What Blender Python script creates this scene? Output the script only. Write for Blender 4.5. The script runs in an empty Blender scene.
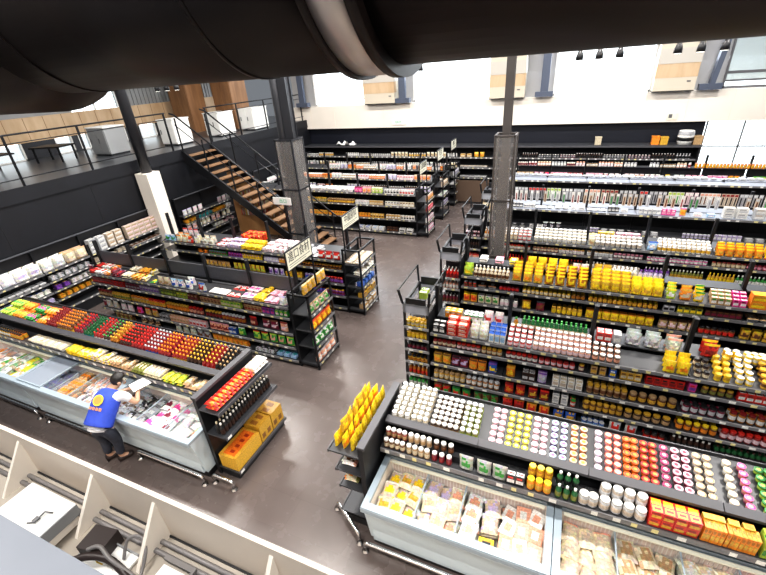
import bpy, bmesh, math, random
from math import sin, cos, pi, radians, hypot
from mathutils import Matrix, Vector
random.seed(7)
SC = bpy.context.scene
COL = SC.collection

# ------------------------------------------------------------------ materials
def nt(name):
    m = bpy.data.materials.new(name); m.use_nodes = True
    t = m.node_tree; b = t.nodes['Principled BSDF']
    return m, t, b
def mat(name, col, rough=.5, metal=0, var=.0, scale=8, spec=.5, bump=0, emit=0):
    m, t, b = nt(name)
    b.inputs['Base Color'].default_value = (*col, 1)
    b.inputs['Roughness'].default_value = rough
    b.inputs['Metallic'].default_value = metal
    b.inputs['Specular IOR Level'].default_value = spec
    if var or bump:
        tc = t.nodes.new('ShaderNodeTexCoord'); n = t.nodes.new('ShaderNodeTexNoise')
        n.inputs['Scale'].default_value = scale; n.inputs['Detail'].default_value = 4
        t.links.new(tc.outputs['Object'], n.inputs['Vector'])
        if var:
            r = t.nodes.new('ShaderNodeMapRange'); r.inputs[1].default_value = .3; r.inputs[2].default_value = .7
            r.inputs[3].default_value = 1-var; r.inputs[4].default_value = 1+var
            t.links.new(n.outputs['Fac'], r.inputs[0])
            x = t.nodes.new('ShaderNodeMix'); x.data_type = 'RGBA'; x.blend_type = 'MULTIPLY'
            x.inputs[0].default_value = 1; x.inputs[6].default_value = (*col, 1)
            t.links.new(r.outputs[0], x.inputs[7]); t.links.new(x.outputs[2], b.inputs['Base Color'])
        if bump:
            bp = t.nodes.new('ShaderNodeBump'); bp.inputs['Strength'].default_value = bump; bp.inputs['Distance'].default_value = .01
            t.links.new(n.outputs['Fac'], bp.inputs['Height']); t.links.new(bp.outputs[0], b.inputs['Normal'])
    if emit:
        b.inputs['Emission Color'].default_value = (*col, 1); b.inputs['Emission Strength'].default_value = emit
    return m
def goods_mat(name, rough, spec=.5, amp=.22):
    m, t, b = nt(name)
    a = t.nodes.new('ShaderNodeAttribute'); a.attribute_name = 'Col'
    tc = t.nodes.new('ShaderNodeTexCoord'); n = t.nodes.new('ShaderNodeTexNoise')
    n.inputs['Scale'].default_value = 55; n.inputs['Detail'].default_value = 2
    t.links.new(tc.outputs['Object'], n.inputs['Vector'])
    r = t.nodes.new('ShaderNodeMapRange'); r.inputs[1].default_value = .35; r.inputs[2].default_value = .65
    r.inputs[3].default_value = 1-amp; r.inputs[4].default_value = 1+amp*.6
    t.links.new(n.outputs['Fac'], r.inputs[0])
    oi = t.nodes.new('ShaderNodeObjectInfo'); r2 = t.nodes.new('ShaderNodeMapRange')
    r2.inputs[3].default_value = .86; r2.inputs[4].default_value = 1.1
    t.links.new(oi.outputs['Random'], r2.inputs[0])
    mu = t.nodes.new('ShaderNodeMath'); mu.operation = 'MULTIPLY'
    t.links.new(r.outputs[0], mu.inputs[0]); t.links.new(r2.outputs[0], mu.inputs[1])
    x = t.nodes.new('ShaderNodeMix'); x.data_type = 'RGBA'; x.blend_type = 'MULTIPLY'; x.inputs[0].default_value = 1
    t.links.new(a.outputs['Color'], x.inputs[6]); t.links.new(mu.outputs[0], x.inputs[7])
    t.links.new(x.outputs[2], b.inputs['Base Color'])
    b.inputs['Roughness'].default_value = rough; b.inputs['Specular IOR Level'].default_value = spec
    return m
M = {}
M['goods'] = goods_mat('printed_goods', .32)
M['paint'] = goods_mat('plain_painted', .45, .4, .05)
M['dark'] = mat('charcoal_metal', (.013, .014, .017), .45, 0, .1, 3)
M['dark2'] = mat('black_board', (.0065, .0075, .012), .6, 0, .15, 2)
M['shelf'] = mat('grey_shelf_steel', (.055, .058, .066), .42, .2, .08, 4)
M['pale'] = mat('pale_shelf_steel', (.30, .33, .40), .35, .2, .08, 4)
M['hdr'] = mat('grey_header_mesh', (.10, .105, .12), .5, .1, .1, 30)
M['ledge'] = mat('grey_ledge', (.085, .085, .095), .45, 0, .06, 5)
M['deck'] = mat('dark_deck', (.06, .062, .068), .35, .2, .08, 4)
M['steel'] = mat('stainless_tube', (.62, .62, .63), .22, 1)
M['frz'] = mat('freezer_pale_blue', (.60, .70, .76), .35, 0, .04, 1.5)
M['frz_rim'] = mat('freezer_grey_rim', (.34, .41, .47), .35, 0, .03, 3)
M['liner'] = mat('freezer_liner', (.78, .74, .70), .4, 0, .05, 6)
M['cream'] = mat('cream_board', (.88, .82, .74), .6, 0, .03, 1.2)
M['cream2'] = mat('cream_partition', (.86, .76, .66), .6, 0, .04, 1.5)
M['white'] = mat('white_enamel', (.86, .86, .84), .4, 0, .03, 3)
M['col'] = mat('dark_steel_column', (.05, .052, .06), .38, .4, .1, 2)
M['colbrown'] = mat('brown_grey_column', (.085, .075, .072), .5, .1, .12, 3)
M['cagefill'] = mat('brown_grey_casing', (.13, .115, .11), .5, .1, .2, 3)
M['bluewall'] = mat('blue_black_wall', (.007, .009, .018), .55, 0, .1, 1)
M['duct'] = mat('dark_duct_wrap', (.016, .011, .010), .42, .35, .3, .8, bump=.25)
M['flange'] = mat('worn_flange_band', (.62, .56, .52), .35, .5, .2, 2)
M['wall'] = mat('grey_corrugated_wall', (.30, .31, .32), .6, 0, .1, 1)
M['green'] = mat('dark_green_plastic', (.03, .25, .06), .4)
M['handrail'] = mat('black_handrail', (.025, .026, .03), .3, .5)
M['tread'] = mat('wooden_tread', (.23, .135, .075), .55, 0, .2, 6)
M['signboard'] = mat('cream_sign_face', (.86, .84, .70), .5)
M['ink'] = mat('dark_ink', (.04, .045, .04), .6)
M['inkgreen'] = mat('green_ink', (.03, .45, .25), .6)
M['foreg'] = mat('grey_parapet', (.20, .22, .26), .45, 0, .03, 2)
M['roof'] = mat('roof_sheet', (.42, .38, .33), .6, 0, .12, 3)
M['rubber'] = mat('dark_rubber', (.035, .025, .024), .45)
M['hose'] = mat('grey_hose', (.20, .19, .19), .4)
M['skin'] = mat('skin', (.62, .38, .26), .5, 0, .04, 8)
M['vest'] = mat('blue_vest_cloth', (.035, .08, .52), .7, 0, .12, 12, bump=.4)
M['shirt'] = mat('white_shirt_cloth', (.68, .70, .74), .8, 0, .08, 14, bump=.3)
M['jeans'] = mat('dark_trousers', (.045, .052, .075), .8, 0, .2, 14, bump=.4)
M['hair'] = mat('black_hair', (.012, .010, .010), .4, 0, .3, 40)
M['emblem'] = mat('yellow_emblem', (.85, .62, .06), .6)
M['emblem2'] = mat('orange_print', (.72, .32, .08), .6)
M['outside'] = mat('bright_daylight', (1, 1, 1), .5, emit=2.6)
M['steelblue'] = mat('blue_grey_post', (.10, .12, .17), .45, .2)
M['bracket'] = mat('ceiling_bracket', (.2, .2, .21), .4, .5)

def glass_mat(name, tint, alpha, rough=.05):
    m, t, b = nt(name)
    tr = t.nodes.new('ShaderNodeBsdfTransparent'); tr.inputs[0].default_value = (*tint, 1)
    mx = t.nodes.new('ShaderNodeMixShader'); mx.inputs[0].default_value = alpha
    b.inputs['Base Color'].default_value = (*tint, 1); b.inputs['Roughness'].default_value = rough
    t.links.new(tr.outputs[0], mx.inputs[1]); t.links.new(b.outputs[0], mx.inputs[2])
    t.links.new(mx.outputs[0], t.nodes['Material Output'].inputs[0])
    return m
M['glass'] = glass_mat('clear_pane', (.93, .97, .99), .12)
M['lid'] = glass_mat('frosted_lid', (.62, .68, .76), .38, .15)
M['mesh'] = glass_mat('fine_wire_mesh', (.86, .84, .83), .10, .5)
M['hazy'] = glass_mat('hazy_acrylic', (.75, .77, .82), .3, .2)

def wood_mat(name, c1, c2, sx=14):
    m, t, b = nt(name)
    tc = t.nodes.new('ShaderNodeTexCoord'); mp = t.nodes.new('ShaderNodeMapping')
    mp.inputs['Scale'].default_value = (sx, sx, .8)
    n = t.nodes.new('ShaderNodeTexNoise'); n.inputs['Scale'].default_value = 1; n.inputs['Detail'].default_value = 6
    cr = t.nodes.new('ShaderNodeValToRGB'); cr.color_ramp.elements[0].color = (*c1, 1); cr.color_ramp.elements[1].color = (*c2, 1)
    cr.color_ramp.elements[0].position = .35; cr.color_ramp.elements[1].position = .65
    t.links.new(tc.outputs['Object'], mp.inputs[0]); t.links.new(mp.outputs[0], n.inputs['Vector'])
    t.links.new(n.outputs['Fac'], cr.inputs[0]); t.links.new(cr.outputs[0], b.inputs['Base Color'])
    b.inputs['Roughness'].default_value = .5
    return m
M['wood'] = wood_mat('pale_wood_panel', (.50, .34, .20), (.62, .46, .30), 3)
M['wood2'] = wood_mat('orange_wood_panel', (.42, .22, .09), (.55, .31, .14), 2)
M['wood3'] = wood_mat('brown_wood_panel', (.22, .11, .05), (.32, .17, .08), 4)

def floor_mat():
    m, t, b = nt('grey_brown_vinyl_tiles')
    tc = t.nodes.new('ShaderNodeTexCoord')
    br = t.nodes.new('ShaderNodeTexBrick'); br.inputs['Scale'].default_value = 1
    br.inputs['Brick Width'].default_value = .9; br.inputs['Row Height'].default_value = .45
    br.inputs['Mortar Size'].default_value = .003; br.inputs['Bias'].default_value = -.2
    br.inputs['Color1'].default_value = (.108, .088, .083, 1); br.inputs['Color2'].default_value = (.128, .105, .099, 1)
    br.inputs['Mortar'].default_value = (.09, .073, .068, 1)
    n = t.nodes.new('ShaderNodeTexNoise'); n.inputs['Scale'].default_value = 3.5; n.inputs['Detail'].default_value = 7
    r = t.nodes.new('ShaderNodeMapRange'); r.inputs[1].default_value = .3; r.inputs[2].default_value = .7
    r.inputs[3].default_value = .93; r.inputs[4].default_value = 1.07
    x = t.nodes.new('ShaderNodeMix'); x.data_type = 'RGBA'; x.blend_type = 'MULTIPLY'; x.inputs[0].default_value = 1
    t.links.new(tc.outputs['Object'], br.inputs['Vector']); t.links.new(tc.outputs['Object'], n.inputs['Vector'])
    t.links.new(n.outputs['Fac'], r.inputs[0]); t.links.new(br.outputs['Color'], x.inputs[6]); t.links.new(r.outputs[0], x.inputs[7])
    t.links.new(x.outputs[2], b.inputs['Base Color'])
    r3 = t.nodes.new('ShaderNodeMapRange'); r3.inputs[3].default_value = .24; r3.inputs[4].default_value = .30
    t.links.new(n.outputs['Fac'], r3.inputs[0]); t.links.new(r3.outputs[0], b.inputs['Roughness'])
    return m
M['floor'] = floor_mat()

# ------------------------------------------------------------------ mesh builder
class MB:
    def __init__(s): s.v = []; s.f = []; s.c = []; s.m = []; s.sm = []
    def add(s, vs, fs, col=(.5, .5, .5), mi=0, smooth=False):
        o = len(s.v); s.v += [tuple(p) for p in vs]
        for i, f in enumerate(fs):
            s.f.append([o+k for k in f]); s.c.append(col[i] if isinstance(col, list) else col); s.m.append(mi); s.sm.append(smooth)
        return s
    def box(s, x0, x1, y0, y1, z0, z1, col=(.5, .5, .5), mi=0, top=None, front=None):
        vs = [(x0,y0,z0),(x1,y0,z0),(x1,y1,z0),(x0,y1,z0),(x0,y0,z1),(x1,y0,z1),(x1,y1,z1),(x0,y1,z1)]
        fs = [(0,3,2,1),(4,5,6,7),(0,1,5,4),(1,2,6,5),(2,3,7,6),(3,0,4,7)]
        return s.add(vs, fs, [col, top or col, front or col, col, col, col], mi)
    def hexa(s, vs, col=(.5, .5, .5), mi=0):
        return s.add(vs, [(0,3,2,1),(4,5,6,7),(0,1,5,4),(1,2,6,5),(2,3,7,6),(3,0,4,7)], col, mi)
    def lathe(s, prof, n=10, cx=0, cy=0, mi=0, smooth=True, arc=2*pi):
        """prof: list of (r,z,colour of the ring segment that starts here)"""
        vs = []; fs = []; cs = []
        for r, z, c in prof:
            for k in range(n):
                a = arc*k/n; vs.append((cx+r*cos(a), cy+r*sin(a), z))
        for i in range(len(prof)-1):
            for k in range(n):
                fs.append((i*n+k, i*n+(k+1) % n, (i+1)*n+(k+1) % n, (i+1)*n+k)); cs.append(prof[i][2])
        e = len(fs)
        fs.append(tuple((len(prof)-1)*n+k for k in range(n))); cs.append(prof[-1][2])
        fs.append(tuple(n-1-k for k in range(n))); cs.append(prof[0][2])
        s.add(vs, fs, cs, mi, smooth)
        s.sm[-1] = False; s.sm[-2] = False
        return s
    def tube(s, pts, r, n=8, col=(.5, .5, .5), mi=0):
        pts = [Vector(p) for p in pts]; vs = []; N = len(pts)
        for i, p in enumerate(pts):
            d = (pts[min(i+1, N-1)]-pts[max(i-1, 0)]).normalized()
            u = d.cross(Vector((0, 0, 1)))
            if u.length < .05: u = d.cross(Vector((1, 0, 0)))
            u.normalize(); w = d.cross(u)
            for k in range(n):
                a = 2*pi*k/n; vs.append(p+u*(r*cos(a))+w*(r*sin(a)))
        fs = [(i*n+k, (i+1)*n+k, (i+1)*n+(k+1) % n, i*n+(k+1) % n) for i in range(N-1) for k in range(n)]
        fs.append(tuple(range(n))); fs.append(tuple((N-1)*n+n-1-k for k in range(n)))
        return s.add(vs, fs, col, mi, n > 5)
    def bar(s, a, b, w, h=None, col=(.5, .5, .5), mi=0):
        """rectangular bar from a to b, w wide, h high"""
        h = h or w; a = Vector(a); b = Vector(b); d = (b-a).normalized()
        u = d.cross(Vector((0, 0, 1)))
        if u.length < .05: u = Vector((1, 0, 0))
        u.normalize(); q = u.cross(d)
        vs = []
        for p in (a, b):
            for i, j in ((-1,-1),(1,-1),(1,1),(-1,1)): vs.append(p+u*(i*w/2)+q*(j*h/2))
        return s.add(vs, [(0,1,2,3),(7,6,5,4),(0,4,5,1),(1,5,6,2),(2,6,7,3),(3,7,4,0)], col, mi)
    def mesh(s, name, mats):
        me = bpy.data.meshes.new(name); me.from_pydata(s.v, [], s.f)
        for m in (mats if isinstance(mats, (list, tuple)) else [mats]): me.materials.append(M[m] if isinstance(m, str) else m)
        me.polygons.foreach_set('material_index', s.m); me.polygons.foreach_set('use_smooth', s.sm)
        ca = me.color_attributes.new('Col', 'FLOAT_COLOR', 'CORNER'); buf = []
        for f, c in zip(s.f, s.c): buf += [c[0], c[1], c[2], 1.0]*len(f)
        ca.data.foreach_set('color', buf)
        me.update(); return me
def obj(name, me, parent=None, loc=(0, 0, 0), rz=0):
    o = bpy.data.objects.new(name, me); COL.objects.link(o)
    o.location = loc; o.rotation_euler = (0, 0, rz)
    if parent: o.parent = parent
    return o
def mk(name, mb, mats, parent=None, loc=(0, 0, 0), rz=0): return obj(name, mb.mesh(name, mats), parent, loc, rz)
def tag(o, label=None, cat=None, group=None, kind=None):
    if label: o['label'] = label
    if cat: o['category'] = cat
    if group: o['group'] = group
    if kind: o['kind'] = kind
    return o
def thing(name, label, cat, loc=(0, 0, 0), rz=0, group=None): return tag(obj(name, None, None, loc, rz), label, cat, group)
def struct(name, mb, mats, label=None): 
    o = mk(name, mb, mats); o['kind'] = 'structure'
    tag(o, label); return o
def B(*a, **k): return MB().box(*a, **k)

# ------------------------------------------------------------------ camera (solved from the vanishing lines)
YAW, PIT, ROL, FPX, H = -4.34289476e-01, 4.85350482e-01, -7.61946085e-02, 410.289, 5.0
fw = Vector((sin(YAW)*cos(PIT), cos(YAW)*cos(PIT), -sin(PIT))); rt = Vector((cos(YAW), -sin(YAW), 0)); up = rt.cross(fw)
r2 = rt*cos(ROL)+up*sin(ROL); u2 = up*cos(ROL)-rt*sin(ROL)
cam = bpy.data.cameras.new('camera'); co = bpy.data.objects.new('camera', cam); COL.objects.link(co)
co.matrix_world = Matrix(((r2.x, u2.x, -fw.x, 0), (r2.y, u2.y, -fw.y, 0), (r2.z, u2.z, -fw.z, H), (0, 0, 0, 1)))
cam.sensor_width = 36; cam.lens = FPX/766*36; cam.clip_start = .05; SC.camera = co
# ------------------------------------------------------------------ the hall
struct('floor', B(-22, 9, -3, 20, -.1, 0), 'floor')
struct('wall_left', B(-11.5, -11.3, -3, 17.5, 1.87, 2.95), 'dark2')
struct('wall_left_lower', B(-11.5, -11.32, -3, 17.5, 0, 1.87), 'dark2')
tr = MB()
for i in range(9): tr.box(-11.302, -11.296, -2+i*2.2, -1.985+i*2.2, 1.9, 2.95)
struct('trim_1', tr, 'dark')
struct('wall_back', B(-11.9, 4.1, 17.6, 17.75, 0, 2.82), 'bluewall')
bm = B(-11.95, 9, 17.35, 17.8, 2.82, 3.76)
struct('wall_back_upper', bm, 'cream')
gr = MB()
for i in range(17): gr.box(-11+i*1.2, -10.99+i*1.2, 17.343, 17.35, 2.83, 3.75)
struct('trim_2', gr, 'cream2')
# clerestory windows: glass panes with rails, in front of bright daylight
wins = [(-10.75, -8.2), (-6.05, -3.0), (-.72, 2.22), (4.3, 8.8)]
for i, (a, b) in enumerate(wins):
    w = thing('window_%d' % (i+1), None, None, ((a+b)/2, 17.6, 3.76)); w['kind'] = 'structure'
    hw = (b-a)/2
    f = MB(); f.box(-hw-.05, hw+.05, -.04, .04, 0, .07).box(-hw-.05, hw+.05, -.04, .04, 3.1, 3.2)
    f.box(-hw-.06, -hw, -.04, .04, 0, 3.2).box(hw, hw+.06, -.04, .04, 0, 3.2).box(-hw, hw, -.03, .03, .2, .25)
    if i == 3: f.box(-hw, hw, -.05, .05, .42, .5)
    mk('window_frame', f, 'white' if i < 3 else 'bracket', w); mk('pane', B(-hw, hw, -.005, .005, .05, 3.1), 'glass', w)
ws = MB()
for a, b in ((-12, -10.8), (-8.15, -6.1), (-2.95, -.78), (2.28, 4.24)): ws.box(a, b, 17.62, 17.75, 3.76, 7)
struct('wall_back_piers', ws, mat('pier_paint', (.42, .42, .43), .6))
struct('wall_back_top', B(-12, 9, 17.55, 17.8, 6.96, 8.6), 'white')
struct('wall_gable', B(4.3, 8.8, 18.5, 18.7, 3.9, 7), mat('pale_siding', (.6, .62, .6), .6, 0, .05, 3))
# glazed shopfront to the right of the dark wall
w = thing('window_5', None, None, (6.5, 17.6, 0)); w['kind'] = 'structure'
f = MB()
for x in (-2.35, -1.35, -.2, 1.0, 2.3): f.box(x-.02, x+.02, -.03, .03, 0, 2.82)
f.box(-2.4, 2.5, -.03, .03, 1.98, 2.02).box(-2.4, 2.5, -.03, .03, 0, .1)
mk('window_frame', f, 'bracket', w); mk('pane', B(-2.4, 2.5, -.004, .004, 0, 2.82), 'glass', w)
sc = MB()   # line drawing of scrolls on the glass
for cx, cz, r in ((-.9, 2.25, .22), (-.3, 2.35, .28), (-.62, 2.08, .15), (.9, 2.3, .25), (-1.8, 2.2, .2)):
    sc.tube([(cx+r*(1-k/26)*cos(k*.42), -.01, cz+r*(1-k/26)*sin(k*.42)) for k in range(24)], .006, 4)
mk('glass_drawing', sc, 'bracket', w)
struct('exterior_daylight', B(-13, 12, 20.4, 20.5, -1, 8.5), 'outside')
# wall cabinets between the windows
for a, b, lab in ((-8.12, -6.75, 'cream and wood box panel between the windows above the long white signs'), (-2.96, -1.72, 'cream and wood box panel behind the slim dark column'), (2.28, 3.42, 'cream and wood box panel nearest the sloping right roof post')):
    t = thing('wall_cabinet', lab, 'wall panel', (a, 17.3, 3.8), 0, 'cream and wood boxes between the high windows')
    W = b-a
    mk('cabinet_body', B(0, W, -.25, .2, 0, 1.5), mat('beige_panel', (.62, .56, .46), .6), t); mk('wood_band', B(-.003, W+.003, -.256, 0, .38, .78), 'wood', t)
    mk('cabinet_top', B(-.01, W+.01, -.27, .2, .78, 1.2), mat('grey_top', (.55, .52, .47), .6), t)
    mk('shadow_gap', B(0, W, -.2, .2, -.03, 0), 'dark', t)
    mk('latch', B(W-.25, W-.15, -.262, -.25, .24, .28), 'bracket', t)
# steel posts against the window wall
for x, lean in ((-11.25, 0), (-6.45, 0), (-1.05, 0), (3.85, .32)):
    f = MB(); f.bar((x, 17.2, 3.78), (x+lean, 17.2, 7), .26, .14)
    f.box(x-.3, x+.3, 17.1, 17.34, 3.78, 3.95)
    o = mk('steel_roof_post', f, 'steelblue')
    tag(o, {(-11.25): 'grey steel post at the left end of the high windows', (-6.45): 'grey steel post beside the second high window', (-1.05): 'grey steel post just right of the slim dark column', 3.85: 'leaning grey steel post near the shopfront glass'}[x], 'post')
# white column left of the dark back wall
struct('column_corner', MB().box(-11.95, -11.55, 17.1, 17.5, 0, 2.82), 'cream')

# mezzanine
struct('floor_mezzanine', B(-22, -11.3, -3, 20, 2.96, 3.2), mat('mezzanine_floor', (.075, .08, .09), .3, 0, .1, .6))
struct('trim_mezzanine_edge', B(-11.34, -11.27, -3, 17.4, 2.9, 3.22), 'dark2')
struct('wall_mezzanine_band', B(-16.2, -16, 0, 17.5, 3.72, 4.44), 'wood')
bw = MB()
y = 0
while y < 17.4: bw.box(-15.998, -15.99, y, y+.01, 3.73, 4.43); y += .6
struct('trim_3', bw, 'wood3')
struct('wall_mezzanine_upper', MB().box(-16.4, -16.2, -2, 10.1, 4.44, 8).box(-16.4, -16.2, 12, 18, 4.44, 8).box(-16.4, -16.2, 10.1, 12, 5.3, 8), 'wall')
cw = MB(); y = 12.1
while y < 17.6: cw.box(-16.2, -16.16, y, y+.09, 4.44, 8); y += .18
struct('wall_corrugation', cw, 'wall')
w = thing('window_6', None, None, (-16.25, 11.05, 4.44)); w['kind'] = 'structure'
mk('window_frame', MB().box(-.04, .04, -.97, -.91, 0, .9).box(-.04, .04, .91, .97, 0, .9).box(-.04, .04, -.03, .01, 0, .9), 'white', w)
mk('pane', B(-.005, .005, -.95, .95, 0, .88), 'glass', w)
struct('exterior_daylight_side', B(-21.6, -21.5, 4, 18, 3.2, 7), 'outside')
for k, (ya, yb) in enumerate(((7.0, 8.1), (9.1, 9.7), (9.9, 10.3), (10.5, 11.8), (12.4, 13.2))):
    w = thing('window_%d' % (k+7), None, None, (-16.1, (ya+yb)/2, 3.2)); w['kind'] = 'structure'; h = (yb-ya)/2
    mk('window_frame', MB().box(-.05, .05, -h, -h+.05, 0, .52).box(-.05, .05, h-.05, h, 0, .52).box(-.05, .05, -h, h, 0, .04), 'white', w)
    mk('pane', B(-.004, .004, -h, h, 0, .5), 'glass', w)
lw = MB(); e = -2
for ya, yb in ((7.0, 8.1), (9.1, 9.7), (9.9, 10.3), (10.5, 11.8), (12.4, 13.2), (17.5, 17.5)):
    lw.box(-16.18, -16.02, e, ya, 3.2, 3.72); e = yb
struct('wall_mezzanine_lower', lw, 'col')
def rail_run(name, lab, pts, posts):
    t = thing(name, lab, 'railing', (0, 0, 0))
    for nm, z, r in (('handrail', 4.3, .022), ('lower_rail', 3.38, .014), ('middle_rail', 4.12, .012)):
        mk(nm, MB().tube([(x, y, z) for x, y in pts], r, 6), 'handrail', t)
    for x, y in posts: mk('post', B(x-.02, x+.02, y-.02, y+.02, 3.2, 4.3), 'handrail', t)
rail_run('mezzanine_railing', 'black tube railing along the mezzanine edge left of the stairs', [(-11.4, -2), (-11.4, 9.8)], [(-11.4, yy) for yy in (1.3, 3.3, 5.45, 7.1, 8.6, 9.75)])
rail_run('mezzanine_railing', 'black railing on the mezzanine beyond the stair opening', [(-11.4, 11.4), (-11.4, 17.3)], [(-11.4, yy) for yy in (11.45, 13, 14.6, 16.2, 17.2)])
# furniture on the mezzanine
def cabinet(x0, x1, y0, y1, h, mt, lab, doors=2):
    t = thing('display_cabinet', lab, 'cabinet', (x0, y0, 3.2), 0, 'cabinets on the mezzanine')
    W, D = x1-x0, y1-y0
    mk('cabinet_body', B(0, W, 0, D, .06, h-.03), mt, t); mk('worktop', B(-.02, W+.02, -.02, D+.02, h-.03, h), 'white', t)
    mk('plinth', B(.03, W-.03, .03, D-.03, 0, .06), 'dark', t)
    for i in range(doors):
        a = .02+i*(W-.04)/doors; d = mk('door', B(a+.01, a+(W-.04)/doors-.01, -.018, 0, .1, h-.06), mt, t)
        mk('handle', B(a+.06, a+.09, -.035, -.018, h*.45, h*.62), 'bracket', d)
cabinet(-13.9, -13.1, 8.9, 9.6, .85, 'wall', 'grey drawer cabinet on the mezzanine behind the round column', 2)
cabinet(-12.9, -12.2, 10.7, 11.4, .85, 'white', 'white cabinet on the mezzanine at the head of the stairs', 2)
cabinet(-12.7, -12.0, 12.6, 13.4, .85, 'white', 'white cabinet on the mezzanine behind the stair handrails', 2)
cabinet(-12.4, -11.7, 14.2, 15.1, .85, 'white', 'white cabinet on the mezzanine beside the riveted steel column', 2)
for i, (x, y) in enumerate(((-14.8, 6.6), (-14.5, 8.1), (-15.1, 5.4))):
    t = thing('dining_table', ['dark table on the mezzanine in front of the low windows', 'dark table on the mezzanine left of the grey cabinet', 'dark table on the mezzanine at the picture edge'][i], 'table', (x, y, 3.2), .3*i)
    mk('tabletop', B(-.5, .5, -.35, .35, .42, .46), 'dark', t)
    for sx in (-1, 1):
        for sy in (-1, 1): mk('leg', B(sx*.42-.02, sx*.42+.02, sy*.28-.02, sy*.28+.02, 0, .42), 'dark', t)
for x0, x1, y0, y1, lab in ((-15.6, -14.6, 13.9, 14.8, 'dark brown wooden cupboard against the mezzanine wall'), (-14.2, -13.2, 14.9, 15.9, 'orange brown wooden cupboard right of the darker one on the mezzanine')):
    t = thing('tall_cupboard', lab, 'cupboard', (x0, y0, 3.2)); dk = 'dark' in lab
    mk('cupboard_body', B(0, x1-x0, 0, y1-y0, 0, 2.6), 'wood3' if dk else 'wood2', t)
    mk('door', B(.03, (x1-x0)/2-.01, -.02, 0, .05, 2.5), 'wood3' if dk else 'wood2', t); mk('door', B((x1-x0)/2+.01, (x1-x0)-.03, -.02, 0, .05, 2.5), 'wood3' if dk else 'wood2', t)

# columns
t = thing('round_column', 'dark round steel column on a square cream base by the left wall', 'column', (-11.0, 8.3, 0))
mk('column_shaft', MB().lathe([(.14, 2.88, (0, 0, 0)), (.14, 8.5, (0, 0, 0))], 20), 'col', t)
mk('column_casing', B(-.24, .24, -.22, .22, 0, 2.88), 'cream', t)
def cage_column(x, y, w, ztop, lab, round_):
    t = thing('caged_column', lab, 'column', (x, y, 0))
    if round_:
        mk('column_shaft', MB().lathe([(.13, .02, (0, 0, 0)), (.13, 8.5, (0, 0, 0))], 18, -.12), 'col', t)
        mk('column_shaft', MB().box(.03, .2, -.09, .09, .02, 8.5).box(0, .23, -.1, -.09, .02, 8.5).box(0, .23, .09, .1, .02, 8.5), 'col', t)
    else:
        mk('column_shaft', MB().box(-.075, .075, -.08, -.065, .02, 8.5).box(-.075, .075, .065, .08, .02, 8.5).box(-.012, .012, -.075, .075, .02, 8.5), 'colbrown', t)
        mk('column_casing', B(-.1, .1, -.085, .085, .02, ztop-.5), 'cagefill', t)
    f = MB(); c = w/2
    for sx in (-1, 1):
        for sy in (-1, 1): f.box(sx*c-.018, sx*c+.018, sy*c-.018, sy*c+.018, 0, ztop)
    for z in (.03, ztop*.33, ztop*.66, ztop-.02):
        f.box(-c, c, -c-.018, -c+.018, z-.018, z+.018).box(-c, c, c-.018, c+.018, z-.018, z+.018)
        f.box(-c-.018, -c+.018, -c, c, z-.018, z+.018).box(c-.018, c+.018, -c, c, z-.018, z+.018)
    mk('cage_frame', f, 'colbrown' if not round_ else 'col', t)
    m = MB(); m.box(-c, c, -c-.003, -c+.003, .05, ztop-.03).box(-c-.003, -c+.003, -c, c, .05, ztop-.03).box(c-.003, c+.003, -c, c, .05, ztop-.03)
    mk('mesh_panel', m, 'mesh', t)
    return t
cage_column(-6.5, 9.05, .5, 3.66, 'twin dark steel column in a wire cage beside the stairs', True)
cage_column(-1.13, 8.66, .37, 3.76, 'slim dark column in a tall wire cage among the right gondolas', False)
# small plate fixed to the caged column
t = thing('direction_sign', 'small white sign with green lettering on the caged column by the stairs', 'sign', (-6.82, 8.76, 2.02))
mk('sign_board', B(-.28, .28, -.015, .015, 0, .19), 'white', t)
def text(body, size, mt, parent, loc, rot, name='lettering', sx=1):
    cu = bpy.data.curves.new('txt', 'FONT'); cu.body = body; cu.size = size; cu.align_x = 'CENTER'; cu.align_y = 'CENTER'; cu.extrude = .001
    o = bpy.data.objects.new('tmp', cu); COL.objects.link(o)
    bpy.context.view_layer.update()
    me = bpy.data.meshes.new_from_object(o.evaluated_get(bpy.context.evaluated_depsgraph_get()))
    bpy.data.objects.remove(o)
    me.materials.clear(); me.materials.append(M[mt])
    q = obj(name, me, parent, loc); q.rotation_euler = rot; q.scale = (sx, 1, 1); return q
text('\u51fa\u53e3', .12, 'inkgreen', t, (.04, -.018, .095), (pi/2, 0, 0))
t = thing('exit_sign', 'small white and green exit plate on the cream beam', 'sign', (-6.73, 17.33, 2.93))
mk('sign_board', B(-.3, .3, -.02, .02, 0, .2), 'white', t)
text('EXIT', .13, 'inkgreen', t, (0, -.024, .1), (pi/2, 0, 0))
t = thing('exit_sign', 'tiny pale plate at the right end of the cream beam', 'sign', (3.05, 17.33, 2.9))
mk('sign_board', B(-.14, .14, -.02, .02, 0, .2), 'signboard', t); mk('sign_edge', B(-.1, .0, -.025, -.02, .05, .17), 'bracket', t)

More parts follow.
